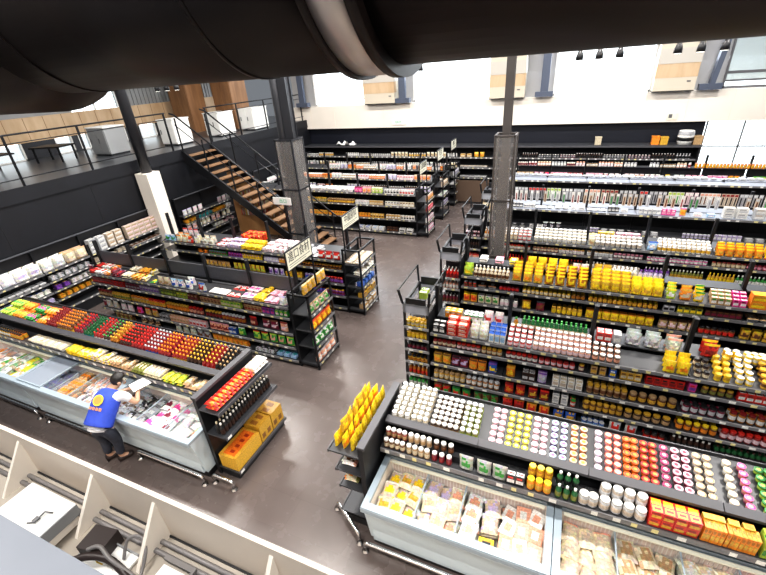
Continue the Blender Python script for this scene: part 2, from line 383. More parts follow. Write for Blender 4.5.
# staircase down from the mezzanine
t = thing('staircase', 'black steel staircase with wooden treads coming down from the mezzanine', 'stairs', (0, 0, 0))
XS, XE, Y0, Y1 = -11.27, -6.75, 9.95, 11.2
N = 17
def sz(x): return 3.2*(XE-x)/(XE-XS)
for yy in (Y0, Y1):
    mk('stringer', MB().hexa([(XS, yy-.03, 2.83), (XE-.3, yy-.03, 0), (XE-.3, yy+.03, 0), (XS, yy+.03, 2.83), (XS, yy-.03, 3.2), (XE, yy-.03, .02), (XE, yy+.03, .02), (XS, yy+.03, 3.2)]), 'handrail', t)
for i in range(N):
    x = XS+(i+.5)*(XE-XS)/N; z = 3.2-(i+1)*3.2/(N+1)
    mk('tread', B(x-.13, x+.14, Y0+.03, Y1-.03, z-.035, z), 'tread', t)
mk('riser_plates', (lambda m: [m.box(XS+(i+.5)*(XE-XS)/N-.14, XS+(i+.5)*(XE-XS)/N-.13, Y0+.03, Y1-.03, 3.2-(i+1)*3.2/(N+1)-.16, 3.2-(i+1)*3.2/(N+1)-.035) for i in range(N)] and m)(MB()), 'dark', t)
for yy in (Y0, Y1):
    mk('handrail', MB().tube([(XS-.1, yy, 4.28), (XS+.1, yy, 4.22), (XE, yy, .98), (XE+.15, yy, .9)], .025, 6), 'handrail', t)
    mk('lower_rail', MB().tube([(XS, yy, 3.95), (XE, yy, .7)], .014, 6), 'handrail', t)
    for i in range(6):
        x = XS+.06+i*(XE-XS-.12)/5; mk('baluster', MB().bar((x, yy, sz(x)), (x, yy, sz(x)+.98), .035), 'handrail', t)
# orange wood panel with book slots below the stairs
t = thing('wood_partition', 'orange wooden panel with recessed book slots under the staircase', 'partition', (0, 11.32, 0))
pp = MB().hexa([(-10.98, 0, 0), (-6.9, 0, 0), (-6.9, .06, 0), (-10.98, .06, 0), (-10.98, 0, 2.6), (-6.9, 0, .02), (-6.9, .06, .02), (-10.98, .06, 2.6)])
mk('panel', pp, 'wood2', t)
rb = random.Random(3)
for (xa, xb, za, zb) in ((-10.7, -10.05, 1.42, 1.72), (-10.7, -10.05, 1.05, 1.35), (-10.7, -10.05, .68, .98), (-9.9, -9.2, 1.05, 1.35), (-9.9, -9.2, .68, .98), (-9.05, -8.4, .62, .92)):
    s = mk('book_slot', MB().box(xa, xb, -.012, -.002, za, zb), 'wood3', t)
    bk = MB(); x = xa+.03
    while x < xb-.06:
        w_ = rb.uniform(.025, .05); bk.box(x, x+w_*.85, -.06, -.012, za+.02, za+rb.uniform(.18, .26), rb.choice([(.55, .1, .06), (.7, .6, .4), (.35, .3, .25), (.6, .4, .1), (.75, .72, .65), (.3, .06, .08)])); x += w_
    mk('book_row', bk, 'paint', s)

# the big duct across the top
C0 = (0, 0, 0)
def xcyl(x0, x1, r, n=64, ring=None):
    m = MB(); vs = []; xs = [x0+(x1-x0)*i/ring for i in range(ring+1)] if ring else [x0, x1]
    for x in xs:
        for k in range(n): a = 2*pi*k/n; vs.append((x, r*cos(a), r*sin(a)))
    fs = [(i*n+k, i*n+(k+1) % n, (i+1)*n+(k+1) % n, (i+1)*n+k) for i in range(len(xs)-1) for k in range(n)]
    fs += [tuple(n-1-k for k in range(n)), tuple((len(xs)-1)*n+k for k in range(n))]
    m.add(vs, fs, C0, 0, True); m.sm[-1] = m.sm[-2] = False; return m
DY, DZ, DR = 2.6, 5.725, .72
t = thing('ventilation_duct', 'huge dark round ventilation duct running across under the roof', 'duct', (0, DY, DZ))
mk('duct_shell', xcyl(-3.95, -1.18, DR), 'duct', t); mk('duct_shell', xcyl(-1.02, 4.5, DR-.015), 'duct', t)
mk('flange_band', xcyl(-1.2, -1.0, DR+.03), 'flange', t)
mk('flange_lip', xcyl(-1.24, -1.2, DR+.05), 'duct', t); mk('flange_lip', xcyl(-1.0, -.94, DR+.05), 'duct', t)
for x in (-1.95, -3.6): mk('duct_seam', xcyl(x, x+.03, DR+.008), 'flange' if x > 0 else 'duct', t)
mk('duct_transition', MB().add([(x, (r*cos(2*pi*k/40)), (r*sin(2*pi*k/40)-dz)) for x, r, dz in ((-3.95, DR, 0), (-4.2, DR+.12, .02), (-9, DR+.12, .02)) for k in range(40)],
    [(i*40+k, i*40+(k+1) % 40, (i+1)*40+(k+1) % 40, (i+1)*40+k) for i in range(2) for k in range(40)], C0, 0, True), 'duct', t)
struct('ceiling', B(-22, 9, -3, 20, 8.5, 8.6), mat('ceiling_sheet', (.5, .5, .5), .7))
# spotlight track hanging near the windows
for i, (x, y) in enumerate(((-4.2, 11.8), (.3, 9.2), (1.8, 9.2), (3.4, 9.2), (-9.2, 8.2))):
    t = thing('spotlight_track', ['grey spotlight track above the far left gondolas', 'spotlight track just under the duct, left of three on the right', 'spotlight track just under the duct, middle of three on the right', 'spotlight track just under the duct, right of three on the right', 'spotlight track below the duct above the mezzanine stairs'][i], 'light fitting', (x, y, 4.98))
    mk('track', B(-.45, .45, -.03, .03, .1, .16), 'bracket', t)
    mk('hanger', B(-.3, -.28, -.01, .01, .16, 3.5), 'bracket', t); mk('hanger', B(.28, .3, -.01, .01, .16, 3.5), 'bracket', t)
    for xx in (-.32, 0, .32):
        s = mk('spotlight', MB().lathe([(.03, .1, C0), (.06, .02, C0), (.065, -.06, C0)], 12, xx), 'dark', t)
        mk('lamp_face', MB().lathe([(.055, -.064, C0), (.055, -.061, C0)], 12, xx), mat('lamp_face', (1, .97, .9), .5, emit=4), s)

# ------------------------------------------------------------------ the low room in front: partition, gussets, plant on its roof
struct('roof_booth', B(-7.5, 1.5, .1, 1.0, 2.0, 2.06), 'roof')
struct('partition_booth', B(-7.5, 1.5, 1.0, 1.03, 2.0, 2.52), 'cream2')
struct('partition_booth_lower', B(-7.5, 1.5, .98, 1.0, 0, 2.0), 'cream2')
struct('trim_4', B(-7.5, 1.5, .985, .997, 2.06, 2.075), 'dark')
struct('foreground_parapet', B(-7.5, .5, -1.4, .32, 3.35, 3.5), 'foreg')
for i, x in enumerate((-5.0, -3.97, -3.02, -2.36, -1.35)):
    g = MB().hexa([(x-.015, .72, 2.06), (x+.015, .72, 2.06), (x+.015, 1.0, 2.06), (x-.015, 1.0, 2.06), (x-.015, .74, 2.09), (x+.015, .74, 2.09), (x+.015, 1.0, 2.44), (x-.015, 1.0, 2.44)])
    o = mk('gusset_board', g, 'cream'); tag(o, ['cream triangular brace outside the left picture edge', 'cream triangular brace leftmost behind the white roof unit', 'cream triangular brace beside the black box', 'cream triangular brace between the hose and the steel tray', 'cream triangular brace nearest the bottom edge'][i], 'brace', 'cream triangular braces behind the partition')
pi_ = MB()
for y, z in ((.93, 2.10), (.87, 2.09)): pi_.tube([(-7, y, z), (1, y, z)], .018, 8)
tag(mk('roof_pipe', pi_, 'hose'), 'grey pipes running along the foot of the cream partition', 'pipe')
t = thing('air_conditioner', 'white flat metal unit with grey edge on the booth roof', 'machine', (-3.25, .73, 2.07))
mk('casing', B(-.33, .17, -.34, .09, .03, .2), 'cream', t); mk('cover', B(-.35, .19, -.36, .11, .2, .215), 'white', t)
mk('edge_strip', B(.19, .2, -.36, .11, .12, .215), 'wall', t)
mk('latch', MB().tube([(.0, -.12, .22), (.06, -.1, .235), (.05, -.02, .235), (.1, .0, .22)], .006, 6).box(.02, .05, -.1, -.06, .215, .23), 'bracket', t)
mk('foot', B(-.3, -.2, -.3, .05, 0, .03), 'dark', t); mk('foot', B(.03, .13, -.3, .05, 0, .03), 'dark', t)
t = thing('control_box', 'black box with a thin yellow cable on the booth roof', 'box', (-2.73, .74, 2.07), .15)
mk('casing', B(-.1, .1, -.08, .09, 0, .13), 'rubber', t); mk('cable', MB().tube([(.05, -.085, .12), (.07, -.1, .05), (.1, -.09, .01)], .005, 6), mat('yellow_cable', (.5, .35, .05), .5), t)
for pts, r, mt, lab in (([(-3.15, .5, 2.12), (-2.98, .6, 2.2), (-2.82, .66, 2.18), (-2.62, .64, 2.12), (-2.5, .58, 2.1)], .026, 'rubber', 'thick dark rubber pipe snaking over the booth roof'),
                        ([(-2.98, .64, 2.22), (-2.9, .68, 2.24), (-2.78, .66, 2.2), (-2.6, .66, 2.12), (-2.5, .62, 2.1)], .014, 'hose', 'thin grey hose lying on the thick dark pipe'),
                        ([(-2.78, .72, 2.1), (-2.79, .8, 2.2), (-2.7, .84, 2.22), (-2.62, .8, 2.18), (-2.58, .7, 2.1), (-2.52, .6, 2.1)], .011, 'hose', 'looped grey hose standing up beside the brace')):
    P = [Vector((p[0]+.28, p[1]+.02, p[2])) for p in pts]; Q = []
    for i in range(len(P)-1):
        a, b_, c, d = P[max(i-1, 0)], P[i], P[i+1], P[min(i+2, len(P)-1)]
        for k in range(6):
            u = k/6; Q.append(.5*((2*b_)+(c-a)*u+(2*a-5*b_+4*c-d)*u*u+(3*b_-a-3*c+d)*u**3))
    Q.append(P[-1]); tag(mk('rubber_hose', MB().tube(Q, r, 10), mt), lab, 'hose')
t = thing('roof_tray', 'white sheet tray on the booth roof right of the looped hose', 'tray', (-2.62, .7, 2.07))
mk('tray_base', B(-.22, .2, -.14, .1, 0, .02), 'white', t); mk('tray_edge', MB().box(-.22, .2, .09, .1, .02, .045).box(-.22, -.21, -.14, .1, .02, .045), 'wall', t)
t = thing('roof_tray', 'white sheet tray on the booth roof nearest the bottom edge', 'tray', (-2.0, .72, 2.07))
mk('tray_base', B(-.2, .28, -.14, .1, 0, .03), 'white', t); mk('bracket', MB().box(-.22, .05, .12, .15, .02, .05).box(.04, .06, .06, .15, .02, .06), 'hose', t)
# ------------------------------------------------------------------ shop fixtures (local frame: faces -Y, x along the run, y into depth)
G1, G2, TAGW, TAGY = (.20, .20, .21), (.30, .30, .31), (.85, .85, .80), (.80, .72, .35)
def strip(W, z, h=.045, y=0, seed=0):
    """price rail with paper tickets"""
    r = random.Random(seed); m = MB(); m.box(0, W, y-.012, y, z-h, z+.004, G1)
    x = .06
    while x < W-.12:
        w = r.uniform(.05, .075); m.box(x, x+w, y-.0145, y-.012, z-h+.006, z-.004, TAGW if r.random() < .75 else TAGY); x += w+r.uniform(.08, .22)
    return m
_mc = {}
def cached(key, fn, mats):
    if key not in _mc: _mc[key] = fn().mesh(key.split('|')[0], mats)
    return _mc[key]
def frame_pt(fr, u, v):
    ox, oy, rz = fr; return (ox+u*cos(rz)-v*sin(rz), oy+u*sin(rz)+v*cos(rz))
ORD = ['first', 'second', 'third', 'fourth', 'fifth', 'sixth', 'seventh', 'eighth']
def bay(fr, u, W, D, levels, deck, top, lab, hdr=False, riser=None, last=False, group=None, name='shelving_bay', lit=False):
    x, y = frame_pt(fr, u, 0); c = D/2
    t = thing(name, lab, 'shelving', (x, y, 0), fr[2], group); k = '%.3f_%.3f' % (W, D)
    obj('base', cached('base|'+k, lambda: B(.004, W-.004, .02, D-.02, 0, .1), 'dark'), t)
    obj('back_panel', cached('back_panel|%s%.2f' % (k, deck), lambda: B(.03, W-.03, c-.015, c+.015, .1, deck), 'dark'), t)
    up_ = lambda: B(-.026, .026, c-.035, c+.035, .1, top)
    obj('upright', cached('upright|%s%.2f' % (k, top), up_, 'dark'), t)
    if last: obj('upright', cached('upright|%s%.2f' % (k, top), up_, 'dark'), t, (W-.027, 0, 0))
    for i, z in enumerate(levels):
        if z < .2: 
            s = obj('shelf', cached('shelf|b'+k, lambda: B(.006, W-.006, .0, c-.016, -.02, 0), 'shelf'), t, (0, 0, .122))
            z = .122
        else: s = obj('shelf', cached('shelf|'+k, lambda: B(.006, W-.006, .0, c-.036, -.022, 0), 'shelf'), t, (0, 0, z))
        sd = i % 3; obj('price_strip', cached('price_strip|%s%d' % (k, sd), lambda: strip(W, 0, seed=sd), 'paint'), s)
    s = obj('deck_shelf', cached('deck_shelf|'+k, lambda: B(.006, W-.006, .0, c-.036, -.025, 0).box(.006, W-.006, c+.036, D, -.025, 0), 'pale' if lit else 'deck'), t, (0, 0, deck))  # some gondolas get a pale steel deck instead of the dark one
    obj('price_strip', cached('price_strip|%s%d' % (k, 1+lit), lambda: strip(W, 0, .05, seed=5), 'paint'), s)
    if not lit: obj('sloped_insert', cached('sloped_insert|'+k, lambda: MB().hexa([(.03, .03, 0), (W-.03, .03, 0), (W-.03, c-.13, 0), (.03, c-.13, 0), (.03, .03, .001), (W-.03, .03, .001), (W-.03, c-.13, .075), (.03, c-.13, .075)]), 'deck'), s)
    if riser: obj('riser_shelf', cached('riser_shelf|%s%.2f' % (k, riser), lambda: B(.03, W-.03, c-.12, c+.15, -.02, 0).box(.03, W-.03, c+.13, c+.15, -riser+deck, -.02), 'shelf'), t, (0, 0, riser))
    if hdr: 
        obj('header_panel', cached('header_panel|'+k, lambda: B(.03, W-.03, c-.008, c+.008, deck+.12, top-.24), 'hdr'), t)
        obj('cross_bar', cached('cross_bar|'+k, lambda: B(.03, W-.03, c-.012, c+.012, deck+.07, deck+.12), 'dark'), t)
    return t
def gondola(fr, nb, W, D, levels, deck, top, words, **kw):
    for i in range(nb):
        rev = kw.get('rev'); n = nb-i if rev else i+1
        bay(fr, i*W, W, D, levels, deck, top, '%s of the %s' % ('charcoal metal shelving unit, %s bay from the aisle' % ORD[n-1], words),
            last=(i == nb-1), **{a: b for a, b in kw.items() if a != 'rev'}, group='shelving bays of the '+words)
def end_rack(fr, W, D, levels, top, words, basket=True, sign=None, deck=None):
    t = thing('end_display_rack', words, 'display rack', (fr[0], fr[1], 0), fr[2])
    f = MB(); q = .018
    zt = 1.78 if basket else top
    for u in (q, W-q):
        for v in (q, D-q): f.box(u-q, u+q, v-q, v+q, 0, zt)
    for z in (.09, zt-.02):
        f.box(0, W, 0, 2*q, z-q, z+q).box(0, W, D-2*q, D, z-q, z+q).box(0, 2*q, 0, D, z-q, z+q).box(W-2*q, W, 0, D, z-q, z+q)
    mk('rack_frame', f, 'dark', t)
    mk('back_sheet', B(.03, W-.03, D-.012, D-.002, .1, zt-.15), 'dark', t)
    if basket: mk('mid_sheet', B(W*.5-.005, W*.5+.005, .02, D-.02, .1, zt-.2), 'dark', t)
    for i, z in enumerate(levels):
        s = mk('shelf', B(.02, W-.02, .0, D-.02, z-.02, z), 'deck', t)
        mk('price_strip', strip(W-.04, z+.02, .045, -.002, i), 'paint', s, (.02, 0, 0))
        if basket: mk('price_strip', MB().box(W-.006, W+.006, 0, D, z-.035, z+.012, G2).box(W+.006, W+.008, .08, .15, z-.03, z+.008, TAGW).box(W+.006, W+.008, .25, .31, z-.03, z+.008, TAGY), 'paint', s)
    if basket:
        f = MB()
        for a, b in (((0, 0), (-.06, -.04)), ((W, 0), (W+.06, -.04)), ((0, D), (-.06, D+.04)), ((W, D), (W+.06, D+.04))):
            f.bar((a[0], a[1], zt), (b[0], b[1], zt+.27), .03)
        f.bar((-.06, -.04, zt+.26), (W+.06, -.04, zt+.26), .018).bar((-.06, D+.04, zt+.26), (W+.06, D+.04, zt+.26), .018)
        f.box(W*.96, W*1.0, .05, D-.05, zt, zt+.1).box(0, W*.04, .05, D-.05, zt, zt+.1)
        mk('basket_rails', f, 'dark', t)
        mk('mesh_front', MB().box(0, W, -.002, .002, zt-.18, zt).box(-.002, .002, 0, D, zt-.16, zt).box(W-.002, W+.002, 0, D, zt-.16, zt), 'hazy', t)
        mk('top_shelf', B(.02, W-.02, .01, D-.01, zt-.2, zt-.185), 'mesh', t)
    return t
def hung_sign(x, y0, y1, z0, z1, body, lab):
    t = thing('aisle_sign', lab, 'sign', (x, (y0+y1)/2, (z0+z1)/2))
    w, h = (y1-y0)/2, (z1-z0)/2
    mk('sign_board', B(-.01, .01, -w, w, -h, h), 'signboard', t)
    mk('sign_frame', MB().box(-.014, .014, -w-.015, w+.015, h, h+.018).box(-.014, .014, -w-.015, w+.015, -h-.018, -h).box(-.014, .014, -w-.015, -w, -h, h).box(-.014, .014, w, w+.015, -h, h), 'dark', t)
    zb = 1.63-(z0+z1)/2; mk('sign_post', MB().box(-.012, .012, -w-.01, -w+.014, zb, -h), 'dark', t); mk('sign_post', MB().box(-.012, .012, w-.014, w+.01, zb, -h), 'dark', t)
    o = text(body, (z1-z0)*.62, 'ink', t, (.012, 0, .04), (pi/2, 0, pi/2), sx=.82)
    l = mk('rule_line', MB().box(.0105, .012, -w*.85, w*.85, -h*.52, -h*.46).box(.0105, .012, -w*.85, w*.5, -h*.76, -h*.72), 'ink', t)
    return t

def freezer(x0, W, lab, dividers, lid=None, group=None):
    t = thing('chest_freezer', lab, 'freezer', (x0, 2.42, 0), 0, group); D = .75; h = .80
    b = MB(); b.hexa([(.0, .1, .14), (W, .1, .14), (W, .16, .14), (.0, .16, .14), (0, 0, h), (W, 0, h), (W, .07, h), (0, .07, h)])
    [b.hexa([(xa, .16, .14), (xb, .16, .14), (xb, D, .14), (xa, D, .14), (xa, .07, h), (xb, .07, h), (xb, D, h), (xa, D, h)]) for xa, xb in ((0, .05), (W-.05, W))]; b.box(.05, W-.05, D-.05, D, .14, h).box(.05, W-.05, .07, D-.05, .14, .42)
    mk('freezer_body', b, 'frz', t)
    r = MB(); r.box(-.012, W+.012, -.03, .055, h, h+.045).box(-.012, W+.012, D-.045, D+.005, h, h+.045).box(-.012, .06, .05, D-.04, h, h+.045).box(W-.06, W+.012, .05, D-.04, h, h+.045)
    r.box(-.014, W+.014, -.036, -.03, h-.03, h+.03)
    o = mk('rim', r, 'frz_rim', t); bv = o.modifiers.new('b', 'BEVEL'); bv.width = .012; bv.segments = 2
    l = MB(); l.box(.05, .06, .07, D-.05, .43, h).box(W-.06, W-.05, .07, D-.05, .43, h).box(.06, W-.06, D-.06, D-.05, .43, h).box(.06, W-.06, .07, .08, .43, h).box(.06, W-.06, .08, D-.06, .421, .43)
    mk('liner', l, 'liner', t)
    g = MB(); x = .09
    while x < W-.1: g.box(x, x+.022, D-.067, D-.06, h-.17, h-.03); x += .036
    mk('air_grille', g, mat('grille_pink', (.66, .56, .52), .5) if 'gp' not in M else M['gp'], t)
    mk('light_strip', B(.08, W-.08, D-.1, D-.062, h-.005, h+.012), 'signboard', t)
    for d in dividers:
        q = mk('divider', B(d-.004, d+.004, .09, D-.07, .44, h-.02), 'glass', t)
        mk('divider_edge', MB().box(d-.007, d+.007, .09, D-.07, h-.02, h-.008), 'frz_rim', q)
    if lid:
        q = mk('sliding_lid', B(lid[0], lid[1], .03, D-.03, h+.05, h+.056), 'lid', t)
        mk('lid_frame', MB().box(lid[0]-.02, lid[0]+.01, .02, D-.02, h+.046, h+.066).box(lid[1]-.01, lid[1]+.02, .02, D-.02, h+.046, h+.066).box(lid[0], lid[1], .02, .04, h+.046, h+.066), 'frz_rim', q)
    mk('plinth', B(.03, W-.03, .12, D-.03, .0, .14), 'dark', t)
    return t
def bumper(pts, feet, lab):
    t = thing('bumper_rail', lab, 'rail', (0, 0, 0)); 
    P = [Vector(p) for p in pts]; Q = [P[0]]
    for i in range(1, len(P)-1):
        a, b, c = P[i-1], P[i], P[i+1]; r = min(.1, (a-b).length*.4, (c-b).length*.4)
        p, q = b+(a-b).normalized()*r, b+(c-b).normalized()*r
        for k in range(6): u = k/5; Q.append(p*(1-u)**2+b*2*u*(1-u)+q*u*u)
    Q.append(P[-1]); mk('rail_tube', MB().tube(Q, .024, 10), 'steel', t)
    for x, y in feet: mk('foot_plate', MB().lathe([(.045, 0, C0), (.045, .012, C0), (.025, .02, C0), (.022, .05, C0)], 12, x, y), 'steel', t)

def island_bay(x0, W, lab, group, step=True):
    t = thing('island_shelf_unit', lab, 'shelving', (x0, 3.175, 0), 0, group); k = '%.3f' % W
    obj('cabinet_body', cached('cabinet_body|'+k, lambda: B(.0, W, .0, .62, 0, .95).box(0, W, .13, .62, .95, 1.21), 'dark'), t)
    s = obj('lower_shelf', cached('lower_shelf|'+k, lambda: B(.0, W, -.14, .12, 1.035, 1.06).box(0, W, .0, .12, .95, 1.035), 'deck'), t)
    obj('price_strip', cached('price_strip|i'+k, lambda: strip(W, 1.062, .06, -.14, 3), 'paint'), s)
    if step: obj('step', cached('step|'+k, lambda: B(.005, W-.005, -.055, .04, 1.06, 1.15), 'dark'), t)
    obj('ledge', cached('ledge|'+k, lambda: MB().hexa([(.004, .05, 1.27), (W-.004, .05, 1.27), (W-.004, .125, 1.275), (.004, .125, 1.275), (.004, .045, 1.31), (W-.004, .045, 1.31), (W-.004, .125, 1.34), (.004, .125, 1.34)]), 'ledge'), t)
    obj('tray', cached('tray|'+k, lambda: MB().hexa([(0, .12, 1.215), (W, .12, 1.215), (W, .63, 1.345), (0, .63, 1.345), (0, .12, 1.25), (W, .12, 1.25), (W, .63, 1.38), (0, .63, 1.38)]).box(0, W, .63, .645, 1.3, 1.42), 'deck'), t)
    return t

# ------------------------------------------------------------------ goods
P = dict(white=(.82, .81, .78), cream=(.72, .63, .46), yellow=(.92, .66, .03), gold=(.68, .40, .05), orange=(.85, .28, .03), red=(.66, .035, .025), darkred=(.28, .025, .025),
         maroon=(.20, .02, .05), brown=(.17, .07, .03), darkbrown=(.055, .026, .018), black=(.02, .02, .022), green=(.05, .32, .06), darkgreen=(.02, .12, .04), lime=(.45, .62, .08),
         olive=(.25, .26, .06), blue=(.03, .12, .50), lightblue=(.35, .55, .78), teal=(.04, .30, .32), purple=(.22, .08, .40), lilac=(.58, .50, .74), pink=(.82, .36, .48), palepink=(.86, .66, .70),
         hotpink=(.78, .08, .34), grey=(.35, .35, .37), silver=(.60, .61, .63), tan=(.50, .33, .17), amber=(.45, .17, .02), clear=(.45, .48, .44), beige=(.60, .50, .40), salmon=(.80, .40, .28))
NICE = dict(darkred='dark red', darkbrown='dark brown', darkgreen='dark green', lightblue='light blue', palepink='pale pink', hotpink='hot pink')
def nice(c): return NICE.get(c, c)
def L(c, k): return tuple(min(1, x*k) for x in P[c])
# every kind: name, category, builder(body, second, third colours) -> (MB, lid MB or None), (w, d, h)
def k_jar(r, h):
    def f(a, b, c):
        A, Bc, Cc = P[a], P[b], P[c]
        m = MB().lathe([(r*.93, 0, A), (r, .008, A), (r, h*.18, Bc), (r, h*.62, A), (r*.96, h*.72, A), (r*.82, h*.8, A)], 12)
        l = MB().lathe([(r*.86, h*.79, L(c, .8)), (r*.9, h*.8, L(c, .85)), (r*.9, h*.97, Cc), (r*.84, h, Cc)], 12)
        return m, l
    return f, (2*r, 2*r, h)
def k_bottle(r, h):
    def f(a, b, c):
        A, Bc, Cc = P[a], P[b], P[c]
        m = MB().lathe([(r*.95, 0, A), (r, .01, A), (r, h*.12, Bc), (r, h*.5, A), (r, h*.58, A), (r*.75, h*.68, A), (r*.4, h*.76, A), (r*.36, h*.85, A)], 10)
        return m, MB().lathe([(r*.44, h*.84, Cc), (r*.46, h*.86, Cc), (r*.46, h*.99, Cc), (r*.4, h, Cc)], 10)
    return f, (2*r, 2*r, h)
def k_can(r, h):
    def f(a, b, c):
        m = MB().lathe([(r, 0, P[c]), (r, h*.05, P[a]), (r, h*.3, P[b]), (r, h*.7, P[a]), (r, h*.95, P[c]), (r*.95, h, P[c]), (r*.9, h-.004, P[c])], 12)
        return m, None
    return f, (2*r, 2*r, h)
def k_cup(r, h, ring=False):
    def f(a, b, c):
        m = MB().lathe([(r*.78, 0, P[a]), (r*.86, h*.3, P[b]), (r*.95, h*.75, P[a]), (r*.98, h*.93, P[a])], 12)
        if ring: l = MB().lathe([(r, h*.93, P[c]), (r, h*.985, P[c]), (r*.86, h, P[a] if a != c else P[b]), (r*.5, h+.0005, P[b]), (r*.2, h+.001, P[b])], 12)
        else: l = MB().lathe([(r, h*.93, P[c]), (r, h*.985, P[c]), (r*.9, h, L(c, .9))], 12)
        return m, l
    return f, (2*r, 2*r, h)
def k_box(w, d, h):
    def f(a, b, c):
        A, Bc, Cc = P[a], P[b], P[c]; x, y = w/2, d/2
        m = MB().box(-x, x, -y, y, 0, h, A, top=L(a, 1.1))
        m.box(-x*.8, x*.8, -y-.0012, -y, h*.2, h*.55, Bc).box(-x*.7, x*.5, -y-.0012, -y, h*.65, h*.85, Cc)
        m.box(-x*.8, x*.8, -y*.75, y*.75, h, h+.0012, Bc).box(-x*.5, x*.6, -y*.3, y*.3, h+.0012, h+.002, Cc)
        return m, None
    return f, (w, d, h)
def pil(w, d, h, a, b, c, stand, seed=0):
    r = random.Random(seed); nx, nz = 6, 7; vs = []; fs = []; cs = []
    for s in (-1, 1):
        for j in range(nz+1):
            for i in range(nx+1):
                u, v = i/nx*2-1, j/nz
                bulge = (1-u**4)*(min(1, v*5+.55) if stand else 1)*(1-(v*2-1)**6 if not stand else (1-v**3)); bulge = max(0, bulge)
                x = u*w/2*(1-.06*(1-abs(2*v-1))); z = v*h; y = s*(d/2*bulge*(1+r.uniform(-.14, .14))+.002)
                vs.append((x+r.uniform(-.003, .003), y, z) if stand else (x, z-h/2, y+d/2))
    q = (nx+1)*(nz+1)
    for s in (0, 1):
        for j in range(nz):
            for i in range(nx):
                k = s*q+j*(nx+1)+i; f = (k, k+1, k+nx+2, k+nx+1); fs.append(f if s == 0 else f[::-1])
                col = P[c] if (j == nz-1 or (stand and j == 0 and r.random() < .3)) else (P[b] if (1 <= i <= 4 and 2 <= j <= 3 or r.random() < .12) else P[a])
                cs.append(tuple(z*(1+r.uniform(-.12, .12)) for z in col))
    bd = [i for i in range(nx+1)]+[j*(nx+1)+nx for j in range(1, nz+1)]+[nz*(nx+1)+i for i in range(nx-1, -1, -1)]+[j*(nx+1) for j in range(nz-1, 0, -1)]
    for i in range(len(bd)):
        k, l = bd[i], bd[(i+1) % len(bd)]; fs.append((l, k, k+q, l+q)); cs.append(P[a])
    return MB().add(vs, fs, cs)
def k_pouch(w, d, h): return (lambda a, b, c: (pil(w, d, h, a, b, c, True, hash(a+b) % 50 if 0 else len(a)*3+len(b)), None)), (w, d, h)
def k_flat(w, l, h): return (lambda a, b, c: (pil(w, h, l, a, b, c, False, len(a)*5+len(b)), None)), (w, l, h)
def k_carton(w, d, h):
    def f(a, b, c):
        x, y = w/2, d/2
        m = MB().box(-x, x, -y, y, 0, h*.8, P[a]); m.add([(-x,-y,h*.8),(x,-y,h*.8),(x,y,h*.8),(-x,y,h*.8),(-x,0,h*.95),(x,0,h*.95)], [(0,1,5,4),(2,3,4,5),(1,2,5),(3,0,4)], P[c])
        m.box(-x, x, -.002, .002, h*.94, h, P[c]).box(-x*.8, x*.8, -y-.001, -y, h*.15, h*.6, P[b]); return m, None
    return f, (w, d, h)
def k_card(w, h):
    def f(a, b, c):
        m = MB().box(-w/2, w/2, .004, .008, 0, h, P[a]); m.box(-w*.15, w*.15, -.012, .004, h*.1, h*.72, P[b]).box(-w*.4, w*.4, 0, .004, h*.78, h*.95, P[c]); return m, None
    return f, (w, .03, h)
def k_tubpack(w, d, h):
    def f(a, b, c):
        x, y = w/2, d/2
        m = MB().hexa([(-x*.8,-y*.8,0),(x*.8,-y*.8,0),(x*.8,y*.8,0),(-x*.8,y*.8,0),(-x,-y,h*.8),(x,-y,h*.8),(x,y,h*.8),(-x,y,h*.8)], P['white'])
        m.hexa([(-x,-y,h*.8),(x,-y,h*.8),(x,y,h*.8),(-x,y,h*.8),(-x*.85,-y*.85,h),(x*.85,-y*.85,h),(x*.85,y*.85,h),(-x*.85,y*.85,h)], P[a])
        m.box(-x*.5, x*.4, -y*.5, y*.4, h, h+.001, P[b]); return m, None
    return f, (w, d, h)
